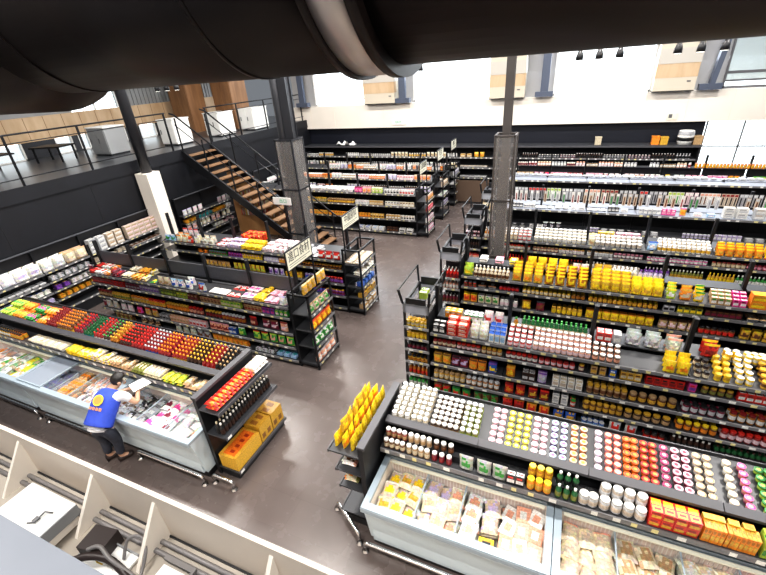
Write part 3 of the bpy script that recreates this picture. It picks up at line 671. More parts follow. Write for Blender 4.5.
KIND = {
 'spice': ('spice_jar', 'jar', k_jar(.0325, .12), '{a} spice jar with {c} lid'), 'jar': ('glass_jar', 'jar', k_jar(.04, .14), '{a} glass jar with {c} lid'),
 'jam': ('jam_jar', 'jar', k_jar(.036, .1), '{a} jam jar with {c} lid'), 'bigjar': ('storage_jar', 'jar', k_jar(.05, .13), '{a} storage jar with {c} lid'),
 'tub': ('food_tub', 'tub', k_cup(.0365, .065, True), '{a} food tub with {b} centre'), 'cup': ('noodle_cup', 'cup', k_cup(.045, .11), '{a} noodle cup with {c} lid'),
 'bucket': ('snack_tub', 'tub', k_cup(.055, .13), '{a} snack tub with {c} lid'),
 'sauce': ('sauce_bottle', 'bottle', k_bottle(.03, .2), '{a} sauce bottle with {c} cap'), 'mini': ('condiment_bottle', 'bottle', k_bottle(.031, .17), '{a} condiment bottle with {c} cap'),
 'drink': ('drink_bottle', 'bottle', k_bottle(.036, .25), '{a} drink bottle with {c} cap'), 'white_b': ('squeeze_bottle', 'bottle', k_bottle(.034, .17), '{a} squeeze bottle with {c} cap'),
 'can': ('tin_can', 'can', k_can(.036, .1), '{a} tin can with {b} label'), 'box': ('food_box', 'box', k_box(.09, .06, .14), '{a} food box with {b} panel'),
 'lowbox': ('low_carton', 'box', k_box(.15, .1, .07), '{a} low carton with {b} top'), 'widebox': ('gift_box', 'box', k_box(.2, .14, .12), '{a} gift box with {b} panel'),
 'smallbox': ('small_box', 'box', k_box(.08, .06, .12), '{a} small box with {b} panel'), 'pouch': ('food_pouch', 'pouch', k_pouch(.125, .055, .18), '{a} food pouch with {b} print'),
 'bigpouch': ('snack_pouch', 'pouch', k_pouch(.15, .07, .2), '{a} snack pouch with {b} print'), 'bag': ('snack_bag', 'bag', k_pouch(.17, .09, .19), '{a} snack bag with {b} print'),
 'flat': ('flat_packet', 'packet', k_flat(.14, .18, .035), '{a} flat packet with {b} print'), 'noodle': ('noodle_packet', 'packet', k_flat(.11, .2, .05), '{a} noodle packet with {b} print'),
 'frozen': ('frozen_bag', 'bag', k_flat(.17, .22, .05), '{a} frozen food bag with {b} print'), 'tray': ('food_tray', 'tray', k_tubpack(.15, .2, .05), '{a} food tray with {b} label'),
 'carton': ('drink_carton', 'carton', k_carton(.07, .06, .19), '{a} drink carton with {b} panel'), 'card': ('hanging_utensil', 'utensil', k_card(.075, .3), '{b} utensil on {a} card'),
 'eggs': ('egg_carton', 'carton', k_tubpack(.15, .2, .07), '{a} egg carton with {b} label'), 'sack': ('white_sack', 'bag', k_pouch(.27, .13, .27), '{a} sack with {b} print'), 'candy': ('sweet_box', 'box', k_box(.095, .08, .1), '{a} sweet box with {b} panel'), 'stack': ('curry_box', 'box', k_box(.03, .1, .19), '{a} slim box with {b} panel'),
 'log': ('noodle_bundle', 'packet', k_flat(.07, .2, .06), '{a} noodle bundle with {b} print'),
}
QUEUE = []     # every single item to be placed: (kind, key, x, y, z, rz, label, group, parts)
USED = {}
_g = {}
def goods_mesh(key):
    if key in _g: return _g[key]
    k, a, b, c = key.split(':'); nm, cat, (fn, dim), lk = KIND[k]
    m, l = fn(a, b, c); full = MB(); 
    for q in (m, l):
        if q: full.add(q.v, [list(f) for f in q.f], list(q.c)); full.sm[-len(q.f):] = q.sm
    _g[key] = (m, l, full, dim); return _g[key]
_me = {}
def look_of(key):
    k, a, b, c = key.split(':'); return KIND[k][3].format(a=nice(a), b=nice(b), c=nice(c))
def run(fr, key, u0, u1, z, where, v0=.02, rows=1, tiers=1, gap=1.03, jit=.05, vgap=1.08, parts=False, look=None, vmax=None, rz=0, stepz=0, miss=0):
    w, d, h = goods_mesh(key)[3]
    if abs(rz-pi/2) < .01: w, d = d, w
    n = max(1, int((u1-u0+.02)/(w*gap))); pitch = min((u1-u0+.01)/n, w*gap*1.3); lk = look or look_of(key)
    lab = (lk+' '+where); lab = lab[0].lower()+lab[1:]
    i = 0; base = lab
    while USED.get(lab, (key, where)) != (key, where) or (lab in USED and look): 
        i += 1; lab = base+[', second batch', ', third batch', ', fourth batch', ', fifth batch', ', sixth batch', ', seventh batch', ', eighth batch'][i-1]
    USED[lab] = (key, where)
    rr = random.Random(len(QUEUE)); nm = KIND[key.split(':')[0]][0]
    grp = (lk+' '+where)[:90]
    for r in range(rows):
        for j in range(n):
            if miss and rr.random() < miss and r == 0: continue
            tt = tiers if not (tiers > 1 and rr.random() < .12) else tiers-1
            for q in range(tt):
                u = u0+(j+.5)*pitch; v = v0+d/2+r*d*vgap+rr.uniform(0, .004)
                x, y = frame_pt(fr, u, v)
                QUEUE.append((nm, key, x, y, z+q*(h*.97+.003)+r*stepz+.001, fr[2]+rz+rr.uniform(-jit, jit), lab, lab, parts))
def flush():
    cam_p = Vector((0, 0, H)); byname = {}
    for q in QUEUE: byname.setdefault(q[0], []).append(q)
    for nm, items in byname.items():
        def sz(q):
            w, d, h = goods_mesh(q[1])[3]; return -max(w, h)/(Vector(q[2:5])-cam_p).length
        items.sort(key=sz); keep, rest = items[:295], items[295:]
        for (nm_, key, x, y, z, rz, lab, grp, parts) in keep:
            m, l, full, dim = goods_mesh(key)
            if parts and l:
                if (key, 1) not in _me: _me[(key, 1)] = (m.mesh(nm, 'goods'), l.mesh('lid', 'goods'))
                o = obj(nm, _me[(key, 1)][0], None, (x, y, z), rz); obj('cap' if 'bottle' in nm else 'lid', _me[(key, 1)][1], o)
            else:
                if (key, 0) not in _me: _me[(key, 0)] = full.mesh(nm, 'goods')
                o = obj(nm, _me[(key, 0)], None, (x, y, z), rz)
            tag(o, lab, KIND[key.split(':')[0]][1], grp)
        if rest:
            mb = MB()
            for (nm_, key, x, y, z, rz, lab, grp, parts) in rest:
                full = goods_mesh(key)[2]; c, s = cos(rz), sin(rz)
                mb.add([(x+p[0]*c-p[1]*s, y+p[0]*s+p[1]*c, z+p[2]) for p in full.v], full.f, list(full.c)); mb.sm[-len(full.f):] = full.sm
            o = mk('distant_'+{'food_pouch': 'food_pouches', 'food_box': 'food_boxes', 'small_box': 'small_boxes'}.get(nm, nm+'s'), mb, 'goods'); o['kind'] = 'stuff'
            tag(o, 'small distant %ss filling the rear shelves of the hall' % nm.replace('_', ' ').replace('pouch', 'pouche').replace('box', 'boxe'), KIND[rest[0][1].split(':')[0]][1])
    print('GOODS', len(QUEUE), {k: len(v) for k, v in byname.items()})
    for l in USED:
        if len(l.split()) > 16: print('LONG', len(l.split()), l)
# ------------------------------------------------------------------ the runs of goods
def wh(shelf, gond, u, W, nb, rev=False):
    i = max(0, min(nb-1, int(u/W))); i = nb-1-i if rev else i
    return 'on %s of %s, %s bay' % (shelf, gond, ORD[i])
def shelf_fill(fr, z, segs, shelf, gond, W, nb, rev=False, v0=.02, **kw):
    for s in segs:
        u0, u1, key = s[:3]; k = dict(kw)
        if len(s) > 3: k['rows'] = s[3]
        if len(s) > 4: k['tiers'] = s[4]
        if len(s) > 5: k.update(s[5])
        # cut at bay limits so each run stays in its bay
        a = u0
        while a < u1-.06:
            b = min(u1, (int(a/W+1e-6)+1)*W)
            if b-a > .05: run(fr, key, a+.01, b-.01, z, wh(shelf, gond, (a+b)/2, W, nb, rev), v0=k.get('v0', v0), **{x: y for x, y in k.items() if x != 'v0'})
            a = b
AR = random.Random(11)
def auto(fr, u0, u1, z, keys, shelf, gond, W, nb, rev=False, lo=.22, hi=.55, rows=1, tiers=1, seq=False, **kw):
    a = u0; segs = []; last = None; used = {}
    while a < u1-.12:
        b = min(u1, a+AR.uniform(lo, hi)); bi = int(a/W)
        c = [k for k in keys if k not in used.get(bi, ())] or keys
        k = AR.choice([q for q in c if q != last] or c); last = k; used.setdefault(bi, []).append(k)
        if AR.random() > .05: segs.append((a, b, k, rows, tiers))
        a = b+.01
    shelf_fill(fr, z, segs, shelf, gond, W, nb, rev, **kw)
W, LV = 1.13, [.1, .43, .75, 1.1]
SH = {1.1: 'second shelf', .75: 'third shelf', .43: 'fourth shelf', .1: 'bottom shelf'}
# fixtures, right hand side
R2, R3, R4, R5, R6, R7 = [(-1.62, y, 0) for y in (5.12, 7.2, 9.3, 11.42, 13.55, 15.6)]
gondola(R2, 5, W, .82, LV, 1.33, 1.97, 'near-right jar gondola', riser=1.47)
gondola(R3, 5, W, .82, LV, 1.33, 1.97, 'yellow pouch gondola', riser=1.5)
gondola(R4, 6, W, .82, LV, 1.33, 1.97, 'white cup gondola')
gondola(R5, 7, W, .86, [.1, .5, .9], 1.42, 1.98, 'utensil gondola', lit=True)
gondola(R6, 7, W, .86, [.1, .9], 1.68, 1.72, 'white-topped rear gondola', lit=True)
gondola(R7, 7, W, .86, [.1, .8], 1.28, 2.0, 'pink rear gondola', riser=1.62)
# goods on R2
g = 'jar gondola'
shelf_fill(R2, 1.33, [
 (.02, .23, 'box:black:white:grey', 2), (.24, .58, 'lowbox:red:salmon:white', 2, 3), (.6, .87, 'pouch:white:cream:white', 3, 1, dict(v0=.03)), (.88, 1.13, 'carton:white:lightblue:blue', 3),
 (1.14, 1.5, 'jam:red:palepink:white', 4), (1.5, 2.26, 'jam:salmon:palepink:white', 4), (2.26, 2.62, 'jam:brown:salmon:white', 3),
 (3.08, 3.4, 'pouch:yellow:orange:yellow', 3), (3.42, 3.6, 'jam:darkbrown:cream:black', 3), (3.62, 3.82, 'can:yellow:gold:gold', 4), (3.84, 4.06, 'can:yellow:white:white', 4), (4.08, 4.3, 'can:gold:brown:gold', 4),
 (4.3, 4.52, 'jar:yellow:gold:brown', 3), (4.53, 5.4, 'bigpouch:yellow:gold:orange', 2)], 'top deck', g, W, 5, v0=.02, stepz=.035)
shelf_fill(R2, 1.47, [(.14, .42, 'smallbox:gold:orange:white', 2), (.44, .74, 'can:green:white:silver', 2), (.74, 1.06, 'pouch:palepink:red:white', 2), 
 (1.18, 1.3, 'mini:amber:gold:green'), (1.3, 2.2, 'mini:darkgreen:cream:green', 2), (2.3, 2.5, 'box:red:white:darkred', 2), (2.5, 2.62, 'box:silver:white:grey', 2), (2.64, 3.1, 'bag:silver:grey:clear', 2, 1), (3.1, 3.38, 'bag:clear:white:salmon', 2),
 (3.5, 3.72, 'bag:red:darkred:yellow', 2), (3.75, 3.96, 'can:yellow:gold:white', 2), (3.97, 4.2, 'can:yellow:white:cream', 2), (4.22, 5.4, 'widebox:orange:tan:gold', 1)], 'raised back ledge', g, W, 5, v0=.3)
shelf_fill(R2, 1.1, [(.02, .4, 'jam:darkred:cream:darkred', 1), (.4, .78, 'jam:brown:palepink:red', 1), (.78, 1.1, 'jam:amber:cream:gold', 1), (1.14, 1.6, 'jam:darkred:white:red'), (1.6, 2.1, 'jam:red:palepink:darkred'), (2.12, 2.26, 'jam:maroon:cream:gold'),
 (2.27, 2.5, 'smallbox:tan:gold:brown', 2), (2.5, 2.62, 'smallbox:blue:yellow:white', 2), (2.64, 2.9, 'smallbox:gold:cream:brown', 2), (2.94, 3.38, 'smallbox:red:darkred:black', 2), (3.4, 3.54, 'smallbox:hotpink:purple:red', 2), (3.55, 3.9, 'jam:brown:olive:gold'), (3.92, 4.5, 'smallbox:red:white:darkred'), (4.55, 5.5, 'jam:amber:cream:white')], 'second shelf', g, W, 5)
shelf_fill(R2, .75, [(.02, .32, 'pouch:gold:orange:brown', 2), (.32, .6, 'pouch:maroon:lilac:black', 2), (.6, .88, 'pouch:orange:gold:brown', 2), (.88, 1.1, 'pouch:blue:yellow:purple', 2), (1.15, 1.4, 'pouch:orange:yellow:gold', 2), (1.4, 1.6, 'box:darkbrown:silver:black', 2), (1.6, 1.82, 'pouch:lilac:silver:purple', 2), (1.82, 2.24, 'box:white:beige:cream', 2),
 (2.28, 2.8, 'jar:tan:brown:gold', 2), (2.8, 3.38, 'bigjar:brown:gold:tan', 1), (3.42, 3.9, 'jar:maroon:silver:black', 2), (3.92, 4.4, 'jar:amber:white:darkred', 2), (4.42, 5.5, 'jar:beige:cream:tan', 2)], 'third shelf', g, W, 5)
shelf_fill(R2, .43, [(.02, .56, 'jar:gold:cream:tan', 2), (.56, 1.1, 'jar:amber:white:silver', 2), (1.15, 1.5, 'pouch:red:orange:darkred', 2), (1.5, 1.84, 'pouch:darkred:gold:red', 2), (1.85, 2.1, 'box:white:silver:grey', 2), (2.1, 2.24, 'can:red:white:green', 2), (2.28, 2.8, 'jar:brown:gold:gold', 2), (2.8, 3.38, 'bigjar:darkbrown:tan:gold', 1), (3.42, 3.9, 'jar:brown:orange:yellow', 2), (3.92, 4.6, 'jar:darkred:palepink:red', 2), (4.62, 5.5, 'can:red:darkred:maroon', 2)], 'fourth shelf', g, W, 5)
shelf_fill(R2, .125, [(.02, .32, 'pouch:red:green:brown', 2), (.32, .7, 'pouch:green:red:darkgreen', 2), (.7, 1.1, 'pouch:brown:green:darkgreen', 2), (1.15, 1.5, 'bigpouch:red:darkred:orange', 1), (1.5, 1.88, 'bigpouch:orange:red:gold', 1), (1.9, 2.24, 'bigpouch:blue:gold:darkbrown', 1), (2.3, 2.62, 'can:blue:lightblue:silver', 2), (2.64, 3.1, 'bigpouch:silver:red:grey'), (3.1, 3.38, 'jar:darkbrown:red:black', 2), (3.42, 3.9, 'mini:darkbrown:black:white', 2), (3.92, 4.5, 'mini:darkgreen:black:darkbrown', 2), (4.52, 5.5, 'widebox:white:red:pink')], 'bottom shelf', g, W, 5)
# R3
g = 'pouch gondola'
shelf_fill(R3, 1.33, [(.03, .2, 'bag:lime:yellow:lime', 2), (.22, .9, 'white_b:cream:brown:white', 2), (.93, 1.5, 'bigpouch:gold:orange:yellow', 4), (1.5, 2.25, 'bigpouch:amber:yellow:yellow', 4), (2.28, 2.9, 'bigpouch:gold:yellow:yellow', 4), (2.9, 3.38, 'bigpouch:yellow:gold:yellow', 3),
 (3.4, 3.6, 'pouch:lime:white:yellow', 3), (3.62, 3.76, 'bigpouch:orange:cream:gold', 2), (3.78, 4.0, 'pouch:yellow:white:green', 3), (4.02, 4.3, 'smallbox:tan:white:green', 3), (4.3, 4.5, 'smallbox:hotpink:white:maroon', 3), (4.52, 5.6, 'widebox:orange:yellow:gold', 1, 2)], 'top deck', g, W, 5, stepz=.035)
shelf_fill(R3, 1.5, [(.25, .55, 'tray:white:silver:clear', 1, 2), (.55, .8, 'tray:pink:white:clear', 1, 2), (.82, 1.08, 'tray:yellow:white:clear', 1, 2), (1.16, 1.9, 'bigpouch:yellow:gold:yellow', 2), (1.95, 2.24, 'pouch:palepink:pink:white', 1), (2.3, 2.6, 'pouch:yellow:white:gold', 2), (2.6, 3.38, 'bottle_x', 1) if 0 else (2.6, 3.0, 'mini:white:silver:white', 2), (3.0, 3.38, 'mini:lilac:white:purple', 1)], 'raised back ledge', g, W, 5, v0=.3)
shelf_fill(R3, 1.1, [(.03, .3, 'jam:red:brown:silver'), (.3, .7, 'tray:brown:white:red'), (.72, 1.1, 'jam:maroon:red:darkred'), (1.15, 2.0, 'jam:gold:cream:yellow', 2), (2.0, 2.24, 'jam:brown:amber:gold', 2), (2.28, 3.36, 'jam:amber:gold:yellow', 2), (3.42, 3.6, 'smallbox:grey:black:silver'), (3.62, 3.98, 'smallbox:olive:yellow:black'), (4.0, 4.5, 'smallbox:darkbrown:maroon:brown'), (4.55, 5.6, 'tray:tan:cream:gold')], 'second shelf', g, W, 5)
shelf_fill(R3, .75, [(.03, .32, 'pouch:orange:red:yellow', 2), (.32, .75, 'pouch:cream:green:white', 2), (.75, 1.1, 'jar:white:palepink:white', 2), (1.15, 1.4, 'bigpouch:gold:yellow:orange'), (1.4, 1.7, 'bigpouch:maroon:brown:grey'), (1.7, 2.24, 'jar:gold:yellow:gold', 2), (2.28, 3.36, 'pouch:yellow:gold:orange', 2), (3.42, 3.98, 'pouch:tan:palepink:brown', 2), (4.0, 4.5, 'jar:brown:red:black', 2), (4.55, 5.0, 'pouch:gold:brown:yellow', 2), (5.0, 5.6, 'pouch:yellow:green:gold', 2)], 'third shelf', g, W, 5)
# R4
g = 'cup gondola'
shelf_fill(R4, 1.33, [(.03, .4, 'sauce:amber:white:white', 2), (.4, .8, 'jar:tan:cream:white', 3), (.8, 1.1, 'jar:red:white:white', 3), (1.15, 2.24, 'cup:cream:white:white', 4), (2.28, 2.4, 'pouch:cream:tan:white', 2), (2.4, 3.3, 'cup:white:beige:white', 3), (3.4, 3.55, 'bag:lightblue:white:blue', 1), (3.56, 4.48, 'jar:white:gold:white', 3), (4.54, 5.3, 'pouch:orange:gold:yellow', 3), (5.3, 5.6, 'pouch:yellow:orange:red', 3), (5.66, 6.7, 'bigpouch:salmon:orange:gold', 2)], 'top deck', g, W, 6, stepz=.035)
shelf_fill(R4, 1.34, [(2.3, 2.8, 'lowbox:yellow:gold:cream', 1, 2), (2.82, 3.3, 'lowbox:pink:palepink:white', 1, 2)], 'deck back', g, W, 6, v0=.5)
shelf_fill(R4, 1.1, [(.5, 1.1, 'jam:tan:white:red'), (1.15, 1.7, 'jam:darkred:cream:tan', 1), (1.7, 2.24, 'jam:palepink:white:gold'), (2.28, 2.8, 'jam:white:silver:tan'), (2.8, 3.36, 'jam:maroon:white:pink'), (3.42, 4.48, 'jam:hotpink:white:silver'), (4.54, 5.1, 'jam:tan:cream:darkred'), (5.1, 5.6, 'jam:darkred:pink:maroon'), (5.66, 6.7, 'jam:grey:lilac:silver')], 'second shelf', g, W, 6)
shelf_fill(R4, .75, [(.5, 1.1, 'sauce:red:gold:red'), (1.15, 1.6, 'sauce:amber:darkred:red', 1), (1.6, 1.9, 'sauce:blue:silver:silver'), (1.9, 2.24, 'sauce:darkbrown:gold:red'), (2.28, 2.7, 'sauce:white:silver:white'), (2.7, 3.36, 'lowbox:beige:white:tan', 2, 2), (3.42, 3.9, 'sauce:purple:lilac:white'), (3.9, 4.48, 'sauce:olive:gold:white'), (4.54, 5.0, 'sauce:gold:yellow:yellow'), (5.0, 5.6, 'sauce:green:white:white'), (5.66, 6.7, 'sauce:maroon:hotpink:palepink')], 'third shelf', g, W, 6)
# R5: hanging utensils over pale shelves
g = 'utensil gondola'
cards = ['card:silver:grey:black', 'card:grey:black:red', 'card:palepink:darkbrown:white', 'card:grey:silver:white', 'card:white:brown:salmon', 'card:beige:black:darkred', 'card:white:green:lime', 'card:grey:black:silver']
auto(R5, .4, 7.8, 1.62, cards, 'rear hooks', g, W, 7, lo=.22, hi=.5, v0=.33, gap=1.08)
auto(R5, .4, 7.8, 1.56, ['card:silver:grey:white', 'card:white:darkred:white', 'card:grey:green:white', 'card:beige:brown:silver'], 'front hooks', g, W, 7, lo=.22, hi=.5, v0=.24, gap=1.6)
auto(R5, .4, 3.4, 1.43, ['tray:white:grey:clear', 'lowbox:white:silver:grey', 'flat:silver:white:white', 'can:white:grey:silver', 'smallbox:black:white:grey'], 'pale deck', g, W, 7, lo=.25, hi=.5, v0=.1)
shelf_fill(R5, 1.43, [(3.42, 3.9, 'smallbox:silver:white:grey', 2), (3.9, 4.2, 'box:hotpink:pink:white'), (4.25, 4.48, 'pouch:gold:orange:hotpink', 1, 1, dict(stepz=0)), (4.54, 4.8, 'lowbox:white:palepink:white'), (4.8, 5.1, 'lowbox:lightblue:white:lilac'), (5.1, 5.6, 'widebox:white:silver:grey', 1, 2), (5.66, 6.2, 'widebox:silver:white:beige', 1, 2), (6.2, 6.7, 'lowbox:palepink:pink:white', 1, 2), (6.8, 7.8, 'widebox:beige:white:silver')], 'pale deck', g, W, 7, v0=.06)
auto(R5, .4, 7.8, .9, ['lowbox:grey:silver:white', 'tray:black:grey:silver', 'can:lilac:grey:silver', 'smallbox:lilac:white:grey', 'lowbox:white:grey:black', 'tray:silver:white:grey', 'pouch:black:grey:silver'], 'second shelf', g, W, 7, lo=.3, hi=.6)
# R6, R7
g = 'white-topped gondola'
auto(R6, .0, 7.85, 1.69, ['tray:silver:grey:black', 'tray:grey:silver:white', 'flat:grey:silver:white'], 'top', g, W, 7, lo=.5, hi=.9, v0=.55)
g = 'pink gondola'
shelf_fill(R7, 1.28, [(.02, .6, 'pouch:beige:cream:tan', 1), (.6, .95, 'pouch:palepink:cream:pink'), (.95, 1.12, 'pouch:hotpink:red:red'), (1.15, 1.7, 'pouch:salmon:palepink:pink'), (1.7, 2.2, 'pouch:red:hotpink:darkred'), (2.28, 2.8, 'pouch:palepink:white:pink'), (2.8, 3.3, 'pouch:pink:palepink:white'), (3.42, 4.0, 'pouch:salmon:pink:palepink'), (4.0, 4.45, 'pouch:palepink:hotpink:white'), (4.55, 4.8, 'pouch:lime:green:yellow'), (4.8, 5.1, 'pouch:lightblue:blue:white'), (5.1, 5.6, 'pouch:pink:hotpink:pink'),
 (5.68, 6.2, 'pouch:hotpink:pink:palepink'), (6.2, 6.5, 'pouch:gold:yellow:orange'), (6.5, 6.75, 'pouch:blue:lightblue:white'), (6.8, 7.2, 'pouch:lime:yellow:green'), (7.2, 7.85, 'pouch:maroon:pink:darkred')], 'front deck', g, W, 7)
auto(R7, .0, 5.3, 1.62, ['jar:salmon:white:cream', 'jar:palepink:darkred:white', 'spice:tan:white:black', 'jar:silver:white:grey', 'spice:beige:maroon:white', 'jar:white:palepink:salmon', 'mini:grey:white:black'], 'upper ledge', g, W, 7, lo=.25, hi=.5, v0=.34)
shelf_fill(R7, 1.62, [(5.35, 7.85, 'jar:orange:gold:salmon', 1)], 'upper ledge', g, W, 7, v0=.34)
# far wall unit with odd things on top
WB = (-11.3, 16.85, 0)
t = thing('wall_display_unit', 'long black display unit in front of the dark back wall', 'shelving', (-11.5, 16.9, 0))
mk('side_panel', B(0, .03, 0, .6, 0, 2.1), 'dark', t); mk('side_panel', B(15.45, 15.48, 0, .6, 0, 2.1), 'dark', t)
mk('back_panel', B(.03, 15.45, .57, .6, 0, 2.1), 'dark2', t)
mk('top_board', B(0, 15.48, -.02, .6, 2.1, 2.14), 'shelf', t); mk('light_rail', B(0, 15.48, -.05, -.02, 2.08, 2.13), 'ledge', t)
for z in (.1, .5, .9, 1.3, 1.7): 
    s = mk('shelf', B(.03, 15.45, 0, .57, z-.02, z), 'shelf', t)
    if z > .1: mk('price_strip', strip(15.4, z, .05, -.0, int(z*10)), 'paint', s, (.03, 0, 0))
g = 'wall unit'
UB = (-11.5, 16.9, 0)
pal = ['jar:silver:white:white', 'mini:grey:white:silver', 'spice:tan:cream:white', 'jar:beige:gold:white', 'jar:palepink:white:white', 'can:white:grey:silver', 'spice:brown:white:white']
for z, sh in ((1.7, 'top shelf'), (1.3, 'second shelf'), (.9, 'third shelf')):
    auto(UB, .1, 7.4, z, pal+['pouch:cream:tan:white', 'pouch:silver:grey:white'], sh, g, 1.95, 8, lo=.5, hi=.9, v0=.04, gap=1.2)
auto(UB, 9.9, 15.3, 1.7, ['mini:darkbrown:black:white', 'spice:black:grey:white', 'mini:grey:black:silver', 'spice:maroon:grey:white'], 'top shelf', g, 1.95, 8, lo=.5, hi=.9, v0=.04, gap=1.3)
for (u0, u1, z, key, tt) in ((7.5, 8.0, 1.7, 'widebox:tan:cream:gold', 1), (8.05, 8.5, 1.7, 'bag:gold:orange:yellow', 1), (7.5, 8.6, 1.3, 'tray:beige:white:silver', 1), (7.5, 8.6, .9, 'tray:silver:grey:white', 1), (7.6, 8.5, .5, 'tray:white:silver:grey', 1)):
    run(UB, key, u0, u1, z, 'on the wall unit straight down the aisle', v0=.04)
tag(mk('cardboard_panel', MB().box(-3.92, -2.7, 16.2, 16.23, .1, .95).box(-3.95, -3.9, 16.18, 16.3, 0, .97).box(-2.72, -2.67, 16.18, 16.3, 0, .97), mat('kraft_board', (.10, .065, .045), .7)), 'dark brown board panel standing at the end of the aisle', 'panel')
for x, w_, h_, c_, lab in ((.95, .2, .26, 'cream', 'small cream box standing alone on the far wall unit'), (2.7, .22, .27, 'orange', 'orange brown box on the far wall unit, left of a pair'), (2.95, .22, .25, 'gold', 'golden brown box on the far wall unit, right of a pair'), (3.9, .24, .27, 'tan', 'tan box at the right end of the far wall unit')):
    t = thing('shop_box', lab, 'box', (x, 17.15, 2.14)); mk('box_body', B(-w_/2, w_/2, -.1, .1, 0, h_*.85, P[c_]), 'goods', t); mk('lid', B(-w_/2-.008, w_/2+.008, -.108, .108, h_*.85, h_, P[c_]), 'goods', t)
t = thing('pot_display', 'big white drum with dark blotches on the far wall unit', 'drum', (3.55, 17.15, 2.14))
mk('drum_body', MB().lathe([(.2, 0, P['white']), (.23, .12, P['black']), (.24, .22, P['white']), (.235, .3, P['grey']), (.22, .42, P['white']), (.2, .44, P['white'])], 16), 'goods', t)
mk('dark_blotches', MB().lathe([(.237, .15, P['black']), (.243, .24, P['black'])], 16, arc=2*pi), 'goods', t)
t = thing('folded_cloth', 'crumpled white cloth lying on top of the far wall unit', 'cloth', (-9.2, 17.1, 2.14))
cl = MB(); rr = random.Random(5); nn = 14
vs = [((i/nn-.5)*.9, (j/6-.5)*.3, .02+.16*max(0, sin(i*.9)*sin(j*.8+i*.2))+.03*rr.random()) for j in range(7) for i in range(nn+1)]
cl.add(vs, [(j*(nn+1)+i, j*(nn+1)+i+1, (j+1)*(nn+1)+i+1, (j+1)*(nn+1)+i) for j in range(6) for i in range(nn)], P['white'], 0, True); mk('cloth_sheet', cl, 'white', t)

# end racks on the right, with goods
HP = pi/2
def rack_R(y0, levels, words, fills, gond):
    fr = (-2.07, y0+.8, -HP); end_rack(fr, .8, .42, levels, 1.8, words)
    for z, key, rows in fills: run((-2.07, y0-.01, 0), key, .03, .39, z, 'in %s' % gond, v0=.03, rows=rows+1)
rack_R(5.14, [.15, .41, .67, .92, 1.14, 1.36], 'black wire end rack with yellow tins nearest the yellow snack rack', [(1.36, 'can:yellow:cream:gold', 1), (1.14, 'can:gold:yellow:gold', 1), (.92, 'jam:darkbrown:maroon:black', 1), (.67, 'jam:gold:amber:black', 1), (.41, 'mini:amber:red:white', 1), (.15, 'mini:green:white:darkgreen', 1)], 'end rack of jar gondola')
run((-2.07, 5.94, -HP), 'smallbox:lime:white:green', .1, .3, 1.6, 'in wire basket above the tins', v0=.1, rows=2)
rack_R(7.24, [.3, .65, .98, 1.22], 'black wire end rack with red bottles, second along the aisle', [(1.22, 'mini:red:darkred:white', 2), (.98, 'mini:salmon:white:white', 1), (.65, 'mini:maroon:brown:white', 1)], 'end rack of pouch gondola')
rack_R(9.34, [.3, .65, 1.0, 1.3], 'black wire end rack with dark goods, third along the aisle', [(1.3, 'smallbox:black:palepink:maroon', 1), (1.0, 'sauce:darkbrown:black:black', 1), (.65, 'bag:salmon:palepink:red', 1)], 'end rack of cup gondola')
rack_R(11.5, [.3, .65, 1.0, 1.3], 'black wire end rack partly behind the brown cage, fourth along the aisle', [(1.3, 'carton:cream:tan:cream', 1), (1.0, 'bag:white:grey:silver', 1)], 'end rack of utensil gondola')

# ---- left side gondolas
WL = 1.11
L2, L3 = (-9.85, 5.12, 0), (-9.85, 7.2, 0)
gondola(L2, 5, WL, .82, LV, 1.33, 1.97, 'imported food gondola', hdr=True, rev=True)
gondola(L3, 5, WL, .82, LV, 1.33, 1.97, 'red bag gondola', rev=True)
g = 'import gondola'; kw = dict(rev=True)
shelf_fill(L2, 1.33, [(.0, .2, 'flat:red:darkred:white', 2, 2), (.2, .5, 'flat:white:red:cream', 2, 2), (.52, .75, 'flat:orange:white:salmon', 2, 2), (.78, 1.1, 'noodle:maroon:red:palepink', 1, 3), (1.12, 1.4, 'noodle:cream:white:tan', 2, 2), (1.42, 1.72, 'noodle:gold:orange:red', 2, 2), (1.75, 1.95, 'noodle:cream:yellow:green', 2, 2), (1.97, 2.2, 'flat:green:yellow:lime', 1, 1),
 (2.24, 2.6, 'bag:beige:tan:cream', 1), (2.62, 3.0, 'bag:white:blue:lightblue', 1), (3.0, 3.3, 'bag:white:blue:white', 2), (3.36, 3.6, 'bag:silver:red:blue', 1), (3.65, 4.1, 'tray:white:silver:palepink', 1), (4.1, 4.4, 'flat:red:white:darkred', 2), (4.45, 4.75, 'flat:palepink:hotpink:white', 2, 2), (4.75, 5.0, 'noodle:yellow:gold:cream', 2, 2), (5.0, 5.3, 'flat:pink:palepink:white', 2, 2), (5.3, 5.53, 'bag:white:silver:lilac', 1)], 'top deck', g, WL, 5, stepz=.04, gap=.98, jit=.12, **kw)
shelf_fill(L2, 1.1, [(.02, .7, 'smallbox:darkred:red:brown'), (.7, 1.1, 'smallbox:red:darkred:maroon'), (1.14, 1.6, 'smallbox:maroon:grey:darkbrown'), (1.6, 2.2, 'smallbox:grey:purple:lilac'), (2.24, 2.7, 'smallbox:olive:lime:darkgreen'), (2.7, 3.0, 'smallbox:lime:olive:yellow'), (3.0, 3.3, 'smallbox:brown:maroon:tan'), (3.36, 3.9, 'smallbox:tan:brown:darkred'), (3.9, 4.4, 'smallbox:lime:cream:green'), (4.48, 4.9, 'smallbox:tan:darkred:brown'), (4.9, 5.2, 'smallbox:purple:hotpink:maroon'), (5.2, 5.5, 'smallbox:green:palepink:lime')], 'second shelf', g, WL, 5, rows=1, **kw)
